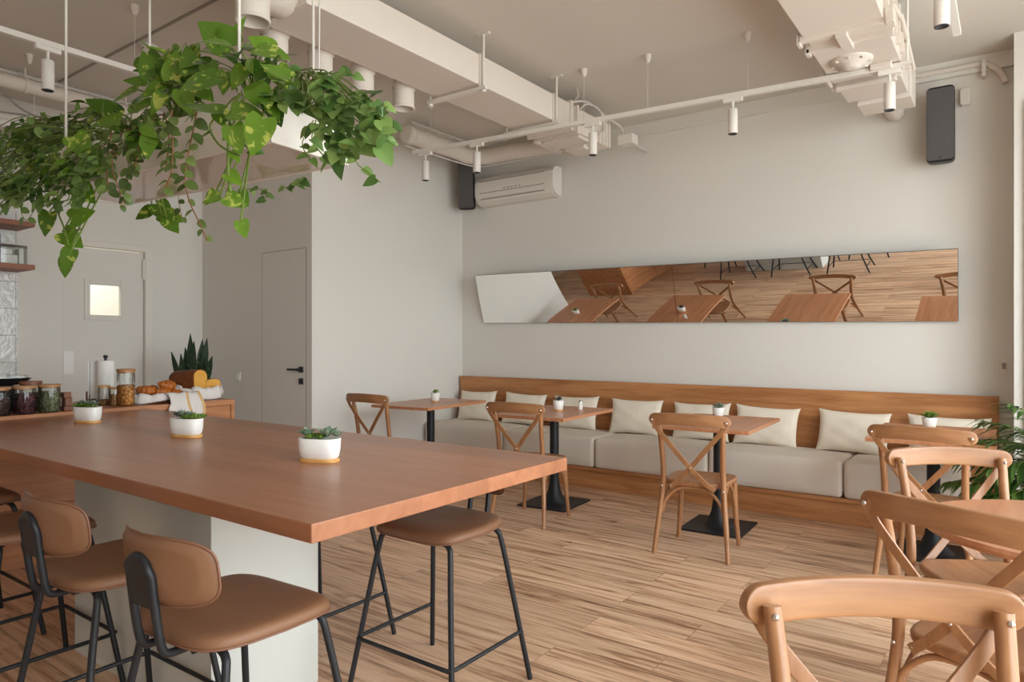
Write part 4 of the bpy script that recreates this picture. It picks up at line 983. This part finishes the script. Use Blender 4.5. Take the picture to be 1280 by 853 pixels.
# right end
hanging_plant('bushy small-leaved plant at the right end of the hanging planter, before the ceiling spigots', .935, .072, 'terracotta', 'smallleaf', 'stem',
    [(384, 112, 34, 24, 1.62, .1, 46, .052), (438, 150, 42, 36, 1.62, .12, 58, .055), (410, 128, 40, 26, 1.6, .12, 46, .052), (462, 168, 26, 28, 1.66, .1, 34, .056), (352, 118, 22, 16, 1.6, .1, 24, .05), (425, 185, 22, 14, 1.55, .06, 16, .058)],
    [([(400, 110), (420, 95), (428, 88), (445, 95)], 1.65, .05, 6, .002), ([(450, 140), (475, 130), (482, 135)], 1.7, .045, 5, .002), ([(460, 150), (485, 148), (490, 158), (482, 178)], 1.7, .045, 6, .002),
     ([(440, 185), (447, 205), (460, 215), (475, 228)], 1.62, .05, 3, .002), ([(395, 150), (390, 175), (402, 192), (412, 205)], 1.58, .05, 5, .0025), ([(392, 150), (378, 178), (385, 195), (390, 200)], 1.58, .042, 4, .002),
     ([(300, 238), (320, 236), (334, 240), (330, 250)], 1.95, .042, 7, .002), ([(352, 236), (365, 232), (376, 228), (380, 222)], 1.95, .042, 7, .002)],
    [], 'heart')

# --- succulents
def rosette(mb, c, r, n, tone=(0, 1), up=.5, w=.42, kind='lance', rnd=RND, rings=3):
    for q in range(rings):
        f = 1 - q/rings*.75; m = max(5, int(n*(1-.25*q)))
        for k in range(m):
            a = 2*PI*k/m + q*.5 + rnd.uniform(-.1, .1); el = up*.5 + up*q*.55
            d = Vector((math.cos(a)*math.cos(el), math.sin(a)*math.cos(el), math.sin(el)))
            leaf(mb, c + Vector((0, 0, .003*q)), d, Vector((0,0,1)), r*f*rnd.uniform(.85, 1.1), r*f*w, kind, rnd.uniform(*tone), .5, -.15)
def oval_pot(label, loc, rz, mix):
    t = thing('succulent_planter', label, 'plant', loc, rz, 'oval succulent planters on the island')
    def ring(w, d, r, z): return [(w/2*math.copysign(abs(math.cos(q))**.72, math.cos(q)), d/2*math.copysign(abs(math.sin(q))**.72, math.sin(q)), z) for q in (2*PI*(k+.5)/56 for k in range(56))]
    b = MB(); b.loft([ring(.153, .083, .038, 0), ring(.155, .085, .039, .002), ring(.155, .085, .039, .011), ring(.153, .083, .038, .013)], smooth=False); b.build('wooden_tray', M['pine'], t)
    b = MB(); b.loft([ring(.138, .070, .033, .013), ring(.150, .082, .039, .020), ring(.159, .090, .043, .045), ring(.164, .092, .045, .088), ring(.160, .088, .043, .090), ring(.156, .084, .041, .087), ring(.154, .082, .040, .078)], smooth=True, cap=True); b.build('pot', M['ceramic'], t)
    b = MB(); b.prism([(x, y) for x, y, z in ring(.153, .082, 0, 0)], .074, .079); b.build('soil', M['soil'], t)
    for (nm, mat, spots) in mix:
        b = MB()
        for (x, y, r, n, up, w) in spots:
            rosette(b, Vector((x, y, .094 if nm == 'rosette' else .086)), r*1.08, n, (0, 1), up, w)
            if nm == 'rosette': b.build(nm, M[mat], t); b = MB()
        if nm != 'rosette': b.build(nm, M[mat], t)
    return t
R_ = random.Random(3)
def tuft(n, x0, x1, r): return [(R_.uniform(x0, x1), R_.uniform(-.028, .028), r*R_.uniform(.8, 1.2), 7, .7, .5) for _ in range(n)]
p = atz(388, 578, IZ); oval_pot('white oval planter with pale green rosettes, nearest of the three on the island', (p.x+.01, p.y+.035, IZ), math.radians(24), [('rosette', 'echeveria', [(.035, -.005, .050, 11, 1.0, .45), (.066, .01, .032, 8, .9, .5), (-.055, 0, .040, 10, .9, .6)]), ('ground_cover', 'succ_green', tuft(14, -.05, .02, .024))])
p = atz(223, 547, IZ); oval_pot('white oval planter with low grey-green succulents, middle of the three on the island', (p.x+.01, p.y+.035, IZ), math.radians(20), [('rosette', 'succ_grey', [(-.03, 0, .044, 10, .9, .55), (.0, .02, .036, 9, .9, .5), (-.06, .01, .032, 9, .8, .5)]), ('ground_cover', 'succ_green', tuft(20, 0, .072, .03))])
p = atz(100, 529, IZ); oval_pot('white oval planter with dull green succulents, farthest of the three on the island', (p.x+.01, p.y+.035, IZ), math.radians(20), [('rosette', 'succ_grey', [(-.04, 0, .042, 10, .9, .55), (.045, .0, .042, 9, .9, .5), (0, .01, .04, 9, .9, .5)]), ('ground_cover', 'succ_green', tuft(18, -.06, .06, .028))])
def small_pot(label, loc, mat, up, r, n, w, tray, hh=.075):
    t = thing('potted_succulent', label, 'plant', loc, RND.uniform(0, 1), 'small potted succulents on the pedestal tables')
    z = 0
    if tray: b = MB(); b.lathe([(.036, 0), (.038, .002), (.038, .010), (.036, .012)], 24, smooth=False); b.build('wooden_saucer', M['pine'], t); z = .012
    b = MB(); b.lathe([(.036, z), (.039, z+.004), (.047, z+hh), (.0445, z+hh+.001), (.043, z+hh-.008), (0, z+hh-.008)], 28); b.build('pot', M['ceramic'], t)
    b = MB(); rosette(b, Vector((0, 0, z+hh-.006)), r, n, (0, 1), up, w, rings=4); rosette(b, Vector((.01, -.005, z+hh+.008)), r*.7, n, (0, 1), up*1.3, w, rings=3); b.build('rosette', M[mat], t)
    return t
p = atz(544, 502.5, .772); small_pot('small white pot with rounded green succulent on the far left corner table', (p.x, p.y, .772), 'succ_green', 1.0, .046, 10, .55, True)
p = atz(698, 513.5, .772); small_pot('small white pot with dark grey succulent on the second table from left', (p.x, p.y, .772), 'succ_dark', .95, .044, 10, .4, True)
p = atz(898, 520, .772); small_pot('small white pot with spiky grey-blue succulent on the third table from left', (p.x, p.y, .772), 'succ_grey', .6, .068, 12, .3, False, .065)
p = atz(1162, 534, .772); small_pot('small white pot with bright green star succulent on the rightmost rectangular table', (p.x, p.y, .772), 'succ_green', .62, .075, 12, .3, False, .065)
# little shaker beside the second pot
t = thing('salt_shaker', 'small white shaker behind the succulent pot on the second table', 'shaker', (-3.0, 5.13, .772)); MB().lathe([(.019, 0), (.021, .003), (.017, .06)], 18).build('body', M['ceramic'], t); MB().lathe([(.0175, .06), (.0175, .068), (.012, .078), (0, .08)], 18).build('cap', M['steel'], t)

# --- snake plant behind the counter
p = atx(238, 470, -6.25)
t = thing('snake_plant', 'dark green snake plant standing behind the bread basket by the kitchen wall', 'plant', (p.x, p.y, 0))
b = MB(); b.lathe([(.12, 0), (.13, .01), (.16, .80), (.15, .80), (.145, .77), (0, .77)], 28); b.build('pot', M['concrete'], t)
b = MB(); R2 = random.Random(5)
for (dx, top, tw) in ((.0, 1.43, .0), (.10, 1.38, .25), (.145, 1.39, .2), (.04, 1.36, -.1), (-.03, 1.30, -.3), (-.12, 1.26, -1.0), (.08, 1.31, .5), (.17, 1.22, .6), (-.06, 1.24, -.5), (.03, 1.22, .1), (.12, 1.2, .4)):
    base = Vector((0, 0, .76)) + RT*dx*.45 + FW*R2.uniform(-.05, .05); tip = Vector((0,0,1))*top + RT*(dx*1.0+ .06*tw); n_ = 9
    pts = [base.lerp(tip, k/n_) for k in range(n_+1)]; ws = [.016+.02*math.sin(min(1, k/n_*1.25)*PI*.62) if k < n_-2 else (.030, .017, .002)[k-n_+2] for k in range(n_+1)]
    b.strap(pts, ws, .003, -FW + RT*R2.uniform(-.5, .5), smooth=True)
fo = b.build('foliage', M['snake'], t)

# --- palm at the right edge
t = thing('potted_palm', 'feathery green palm cut by the right edge beside the bench', 'plant', (.32, 4.85, 0))
b = MB(); b.lathe([(.13, 0), (.14, .01), (.17, .34), (.16, .34), (.155, .30), (0, .30)], 28); b.build('pot', M['ceramic'], t)
R3 = random.Random(9)
def frond(base, mid, tip, n=20, ll=.25, wd=.027):
    lf = MB(); pts = smooth_path([base, mid, tip], 10); lf.tube(pts, lerp_list([.006, .0015], len(pts)), 6, mi=1)
    for k in range(n):
        f = (.2+.8*k/n)*(len(pts)-1); i = min(int(f), len(pts)-2); P = pts[i].lerp(pts[i+1], f-i); tg = (pts[i+1]-pts[i]).normalized()
        sd = tg.cross(Vector((0,0,1))); sd = sd.normalized() if sd.length > .01 else Vector((1,0,0))
        for s_ in (-1, 1):
            L = ll*math.sin((.15+.85*(1-k/n))*PI*.62)*R3.uniform(.85, 1.1)
            leaf(lf, P, tg*.8 + sd*s_*.8 + Vector((0,0,.1+R3.uniform(-.3, .15))), Vector((0,0,1)) + sd*.2, L, wd, 'lance', R3.uniform(0, 1), .3, .5)
    lf.build('frond', [M['palm'], M['stem']], t)
bs = Vector((0, 0, .31))
for (a, reach, hgt, drop) in ((178, .62, .42, -.06), (200, .55, .34, -.12), (160, .5, .55, .02), (222, .60, .30, -.14), (140, .5, .45, .0), (250, .5, .45, -.06), (100, .4, .62, .06), (60, .5, .6, 0), (10, .5, .6, 0), (320, .5, .5, 0), (186, .50, .24, -.1), (270, .55, .36, -.1), (205, .36, .62, .08), (170, .66, .32, -.14), (236, .42, .55, .03), (190, .56, .50, -.02), (150, .58, .30, -.1), (212, .5, .44, -.1)):
    d = Vector((math.cos(math.radians(a)), math.sin(math.radians(a)), 0))
    frond(bs + d*.03, bs + d*reach*.42 + Vector((0, 0, hgt*.85)), bs + d*reach + Vector((0, 0, hgt + drop)))

# ------------------------------------------------------------------ things on the counter
def jar(label, x, y, r, hh, fill, fillmat, lidmat, name='glass_jar', group='lidded glass jars on the counter', z=CZ):
    t = thing(name, label, 'jar', (x, y, z), 0, group)
    b = MB(); b.lathe([(r*.93, 0), (r, .006), (r, hh*.86), (r*.95, hh*.9), (r*.95, hh*.92)], 32, cap=False); b.lathe([(.0, .002), (r*.93, 0)], 32, cap=False); b.build('glass', M['glass'], t)
    b = MB(); b.lathe([(r*.90, .005), (r*.955, .012), (r*.955, hh*fill), (r*.6, hh*fill+.006), (0, hh*fill+.004)], 28); b.build('contents', M[fillmat], t)
    b = MB(); b.lathe([(r*.9, hh*.88), (r*.9, hh*.915), (r*1.03, hh*.918), (r*1.03, hh*.99), (r*1.0, hh)], 32, smooth=False); b.build('lid', M[lidmat], t)
    return t
jar('glass jar of dried green herb with wooden lid, right one of the front row', -4.83, 1.765, .060, .172, .72, 'tea_green', 'lid')
jar('glass jar of dark red tea with wooden lid, middle of the front row', -4.83, 1.632, .060, .170, .70, 'tea_red', 'lid')
jar('glass jar of dark tea with wooden lid, cut by the left edge of the picture', -4.83, 1.50, .060, .168, .62, 'tea_black', 'lid')
jar('glass jar standing behind the dark red tea jar, only its dark lid showing', -4.99, 1.72, .060, .188, .6, 'nuts', 'darkwood')
p = atz(156, 508, CZ); jar('tall glass jar of golden cereal with pale wooden lid beside the croissants', p.x-.05, p.y+.03, .056, .250, .54, 'beans', 'lid')
jar('small glass jar with yellowish lid, left of the two small ones beside the tall jar', p.x-.20, p.y-.045, .038, .135, .25, 'nuts', 'pine')
jar('small glass jar of brown nuts between the little yellow-lidded jar and the tall jar', p.x-.10, p.y-.02, .038, .125, .58, 'nuts', 'lid')
t = thing('paper_towel_holder', 'white paper towel roll standing on a holder behind the small jars', 'paper towel', (p.x-.42, p.y+.06, CZ))
MB().lathe([(.075, 0), (.078, .004), (.078, .012), (.0, .014)], 28).build('base', M['black'], t); MB().tube([(0,0,.01), (0,0,.322)], .009, 12).lathe([(.012, .318), (.016, .326), (.012, .338), (0, .34)], 16).build('post', M['black'], t)
MB().lathe([(.02, .016), (.058, .016), (.059, .03), (.059, .29), (.057, .30), (.02, .30)], 36).build('roll', M['paper'], t)
b = MB(); b.strap(smooth_path([(-.045, -.038, .16), (-.062, -.05, .16), (-.068, -.075, .16), (-.066, -.09, .16)], 4), .135, .0008, (0, 1, 0)); b.build('loose_sheet', M['paper'], t)
q = atx(117, 500, -5.38); b = MB(); b.box(-.045, .045, -.035, .035, 0, .075); b.box(-.03, .03, -.025, .025, .075, .08); tag(b.build('wooden_block', M['darkwood'], loc=(q.x, q.y, CZ), bevel=.006), 'small dark wooden block left of the paper towel roll', 'wooden block')
b = MB(); b.box(-.03, .03, -.025, .025, 0, .028); b.box(-.03, .03, -.018, .025, .028, .08); b.box(-.03, .03, -.025, .018, .08, .115); tag(b.build('wooden_block', M['darkwood'], loc=(-4.86, 1.872, CZ), bevel=.004), 'notched dark wooden block right behind the green herb jar', 'wooden block')
# black tabletop grill with clear lid behind the jars
t = thing('tabletop_grill', 'black tray-like appliance with clear lid behind the jars at the left edge', 'appliance', (-5.22, 1.40, CZ))
b = MB(); b.box(-.16, .16, -.26, .26, 0, .165); b.build('body', M['black'], t, bevel=.008)
def rr(w, d, z): return [(x, y, z) for x, y in rrect(w, d, .03, 5)]
b = MB(); b.loft([rr(.34, .60, .165), rr(.40, .68, .20), rr(.41, .69, .206), rr(.39, .67, .206), rr(.33, .59, .18)], smooth=False); b.build('tray', M['blackplastic'], t)
b = MB(); b.loft([rr(.40, .66, .207), rr(.40, .66, .222), rr(.38, .64, .226)], smooth=False); b.build('lid', M['glass'], t)

# baskets
def basket(name, label, loc, rz, rx, ry, hh, seed, stripe=None):
    t = thing(name, label, 'basket', loc, rz); rnd = random.Random(seed); ph = [rnd.uniform(0, 6.28) for _ in range(6)]
    b = MB(); b.lathe([(.80, .002), (.86, .004), (.98, hh*.9), (1.0, hh), (.96, hh), (.84, .012), (0, .01)], 40, sx=rx, sy=ry); b.build('basket_bowl', M['darkwood'], t)
    n = 96; rings = []
    prof = [(0.02, .02), (.5, .02), (.82, .03), (.93, hh*.6), (.985, hh+.004), (1.03, hh+.008), (1.06, hh*.8), (1.075, hh*.5), (1.09, hh*.2)]
    for j, (r, z) in enumerate(prof):
        out = []; f = max(0, (j-5)/3)
        for k in range(n):
            a = 2*PI*k/n; wv = math.sin(a*7+ph[0])*.5 + math.sin(a*13+ph[1])*.35 + math.sin(a*23+ph[2])*.15
            edge = .55+.45*math.sin(a*2+ph[3])
            rr_ = r*(1+.045*wv*min(1, j/5)) + f*.03*(1+math.sin(a*5+ph[4]))
            zz = z + (hh*.16*wv if j in (4, 5) else 0)
            if j > 5: zz = max(.004, (hh+.01) - (hh+.006)*min(1, f*(.55+.5*edge)))
            out.append((math.cos(a)*rx*rr_, math.sin(a)*ry*rr_, zz))
        rings.append(out)
    b = MB(); b.loft(rings, cap=False); o = b.build('cloth', M['cloth'], t)
    m = o.modifiers.new('thick', 'SOLIDIFY'); m.thickness = .003; m.offset = 0
    return t, o
bk1, cl1 = basket('bread_basket', 'low basket lined with pale linen cloth holding croissants', (-4.955, 2.50, CZ), math.radians(80), .19, .14, .062, 2)
bk2, cl2 = basket('bread_basket', 'linen-lined basket with cake slices at the end of the counter', (-5.04, 2.83, CZ), math.radians(75), .175, .17, .085, 8)
# cloth tail hanging over the counter front
b = MB(); vs = []; nu, nv = 16, 12
for j in range(nv+1):
    for i in range(nu+1):
        u = i/nu; v = j/nv; y = 2.47 + .25*u + .01*math.sin(v*5+u*4)
        if v < .45: f = v/.45; x = -4.80 + .058*f; z = CZ+.072 - .065*f*f
        else: f = (v-.45)/.55; x = -4.742 + .004 + .008*math.sin(u*14)*f; z = CZ+.007 - (.055+.045*u)*f
        vs.append((x + .007*math.sin(u*19+1), y, z + .004*math.sin(u*14)))
fs = [(j*(nu+1)+i, j*(nu+1)+i+1, (j+1)*(nu+1)+i+1, (j+1)*(nu+1)+i) for j in range(nv) for i in range(nu)]
b.add([(Vector(v) - bk1.location) for v in vs], fs, True)
inv = Matrix.Rotation(-bk1.rotation_euler.z, 4, 'Z'); b.v = [inv @ v for v in b.v]
o = b.build('cloth_tail', [M['cloth'], M['stripe']], bk1); m = o.modifiers.new('thick', 'SOLIDIFY'); m.thickness = .003
for pgn in o.data.polygons:
    i = pgn.index % nu
    if i == nu-1 or i == nu//2+1: pgn.material_index = 1
# cloth peaks standing behind the loaf
b = MB(); vs = []
for j in range(9):
    for i in range(15):
        u = -1+2*i/14; v = j/8; a = math.radians(75) + u*1.5
        hgt = .02+.13*max(0, math.sin((u+1)*2.6+.4))*.7+.03
        vs.append((math.cos(a+1.1)*(.15+.03*v), math.sin(a+1.1)*(.15+.02*v), .06+hgt*v+.006*math.sin(u*17)))
fs = [(j*15+i, j*15+i+1, (j+1)*15+i+1, (j+1)*15+i) for j in range(8) for i in range(14)]
b.add(vs, fs, True); o = b.build('cloth_fold', M['cloth'], bk2); m = o.modifiers.new('thick', 'SOLIDIFY'); m.thickness = .003
def croissant(label, loc, rz, s, pitch=0):
    b = MB(); n = 40; rings = []
    for k in range(n+1):
        f = -1+2*k/n; a = f*1.15; c = Vector((math.sin(a)*.055, (1-math.cos(a))*.05, 0))
        seg = abs(math.sin(f*3.5*PI)); r = (.030*(1-abs(f)**1.7)**.7+.004)*(.86+.17*seg)
        tg = Vector((math.cos(a), math.sin(a), 0)); nr = Vector((-math.sin(a), math.cos(a), 0))
        rings.append([c + nr*math.cos(q)*r + Vector((0,0,1))*math.sin(q)*r*.85 for q in (2*PI*m/16 for m in range(16))])
    b.loft(rings); b.v = [v*s for v in b.v]
    o = b.build('croissant', M['croissant'], loc=loc); o.rotation_euler = (pitch, .1, rz)
    return tag(o, label, 'croissant', 'croissants in the basket')
ax, ay, az = -4.955, 2.50, CZ+.018
croissant('golden croissant at the left of the basket', (ax+.01, ay-.085, az+.070), .9, 1.3, .25)
croissant('golden croissant at the front middle of the basket', (ax+.06, ay+.0, az+.058), 1.5, 1.15, .2)
croissant('darker croissant on top at the right of the basket', (ax-.0, ay+.075, az+.098), 2.1, 1.4, .35)
croissant('croissant low at the right front under the darker one', (ax+.05, ay+.10, az+.045), .9, 1.0, .1)
croissant('croissant at the back of the basket', (ax-.07, ay+.0, az+.075), 2.4, 1.0)
def slab(label, loc, rz, L, W, H, tilt=0, arch=.2):
    t = thing('loaf_cake', label, 'cake', loc, rz); pr = []
    n = 14
    prof = [(-W/2*.9, 0), (W/2*.9, 0), (W/2, H*.3), (W/2, H*.75)] + [(W/2*math.cos(k*PI/n), H*.75 + H*.25*math.sin(k*PI/n)) for k in range(1, n)] + [(-W/2, H*.75), (-W/2, H*.3)]
    b = MB(); b.loft([[(-L/2, y*.9, z*.92+.002) for y, z in prof], [(-L/2+.02, y, z) for y, z in prof], [(L/2-.004, y, z) for y, z in prof]], smooth=True, cap=True); b.build('crust', M['crust'], t)
    b = MB(); b.loft([[(L/2-.0039, y*.95, z*.95+.003) for y, z in prof], [(L/2, y*.95, z*.95+.003) for y, z in prof]], smooth=False); b.build('cut_face', M['crumb'], t)
    t.rotation_euler.y = tilt
    return t
cx_, cy_ = -5.04, 2.83
slab('large brown loaf cake with yellow cut face in the linen-lined basket', (cx_-.01, cy_-.05, CZ+.035), math.radians(22), .225, .15, .185, -.06)
slab('small yellow cake piece at the right of the big loaf', (cx_+.03, cy_+.105, CZ+.05), math.radians(-12), .11, .11, .10)
# shelves on the tiled wall
for (z0, lb, cat) in ((2.325, 'upper brown wooden wall shelf at the left edge under the leaves', 'shelf'), (1.962, 'lower brown wooden wall shelf at the left edge with tin and clear box', 'shelf')):
    b = MB(); b.box(-7.068, -6.69, .8, 2.34, z0, z0+.042); tag(b.build('wall_shelf', M['shelf'], bevel=.002), lb, cat, 'wooden wall shelves over the tiled kitchen wall')
zs = 2.004
t = thing('clear_box', 'clear plastic box standing on the lower wall shelf', 'box', (-6.91, 2.215, zs)); b = MB(); b.box(-.10, .10, -.11, .11, 0, .17); b.build('box_body', M['glass'], t, bevel=.004)
b = MB(); b.box(-.103, .103, -.113, .113, .17, .18); b.box(-.103, .103, -.113, .113, 0, .006); b.build('lid', M['acwhite'], t, bevel=.002)
b = MB(); b.box(-.07, .07, -.09, .05, .008, .09); b.box(-.06, .05, -.08, .02, .09, .14); b.box(-.05, .06, .06, .1, .008, .15); b.build('contents', M['paper'], t, bevel=.012)
t = thing('tin_canister', 'purple tin at the left edge on the lower wall shelf', 'tin', (-6.748, 2.052, zs)); MB().lathe([(.055, 0), (.057, .004), (.057, .235), (.05, .25), (.0, .25)], 28).build('body', M['purple'], t); MB().lathe([(.05, .25), (.05, .275), (.0, .28)], 24).build('cap', M['purple'], t)

# ================================================================== LIGHT AND CAMERA
wd = bpy.data.worlds.new('daylight'); SC.world = wd; wd.use_nodes = True; nt = wd.node_tree
bg = nt.nodes['Background']; tc = nt.nodes.new('ShaderNodeTexCoord'); sp = nt.nodes.new('ShaderNodeSeparateXYZ'); cr = nt.nodes.new('ShaderNodeValToRGB')
nt.links.new(tc.outputs['Generated'], sp.inputs[0]); mr = nt.nodes.new('ShaderNodeMapRange'); mr.inputs['From Min'].default_value = -1; nt.links.new(sp.outputs['Z'], mr.inputs['Value'])
nt.links.new(mr.outputs['Result'], cr.inputs['Fac']); e = cr.color_ramp.elements
e[0].position = .42; e[0].color = (.62, .63, .62, 1); e[1].position = .56; e[1].color = (.90, .955, 1.0, 1)
nt.links.new(cr.outputs['Color'], bg.inputs['Color']); bg.inputs['Strength'].default_value = SKY
def portal(name, loc, rot, sx, sy):
    l = bpy.data.lights.new(name, 'AREA'); l.shape = 'RECTANGLE'; l.size = sx; l.size_y = sy; l.cycles.is_portal = True
    o = bpy.data.objects.new(name, l); COL.objects.link(o); o.location = loc; o.rotation_euler = rot
for y0, y1 in RY: portal('window_daylight', (XR+.16, (y0+y1)/2, (WZ0+WZ1)/2), (0, PI/2, 0), WZ1-WZ0, y1-y0)
l = bpy.data.lights.new('storeroom_lamp', 'POINT'); l.energy = 50; l.color = (.97, 1, .98); l.shadow_soft_size = .15
o = bpy.data.objects.new('storeroom_lamp', l); COL.objects.link(o); o.location = (-7.9, 3.0, 2.7)
cam = bpy.data.cameras.new('camera'); cam.sensor_width = 36; cam.lens = FPX/1280*36; cam.clip_start = .05
co = bpy.data.objects.new('camera', cam); COL.objects.link(co); co.location = CAM; co.rotation_euler = (PI/2, 0, YAW); SC.camera = co
SC.view_settings.view_transform = 'Standard'; SC.view_settings.look = 'None'; SC.view_settings.gamma = 1; SC.view_settings.use_curve_mapping = False
SC.view_settings.exposure = EXPO
SC.cycles.use_denoising = True; SC.cycles.max_bounces = 12; SC.cycles.diffuse_bounces = 8; SC.cycles.transparent_max_bounces = 24; SC.cycles.sample_clamp_indirect = 8
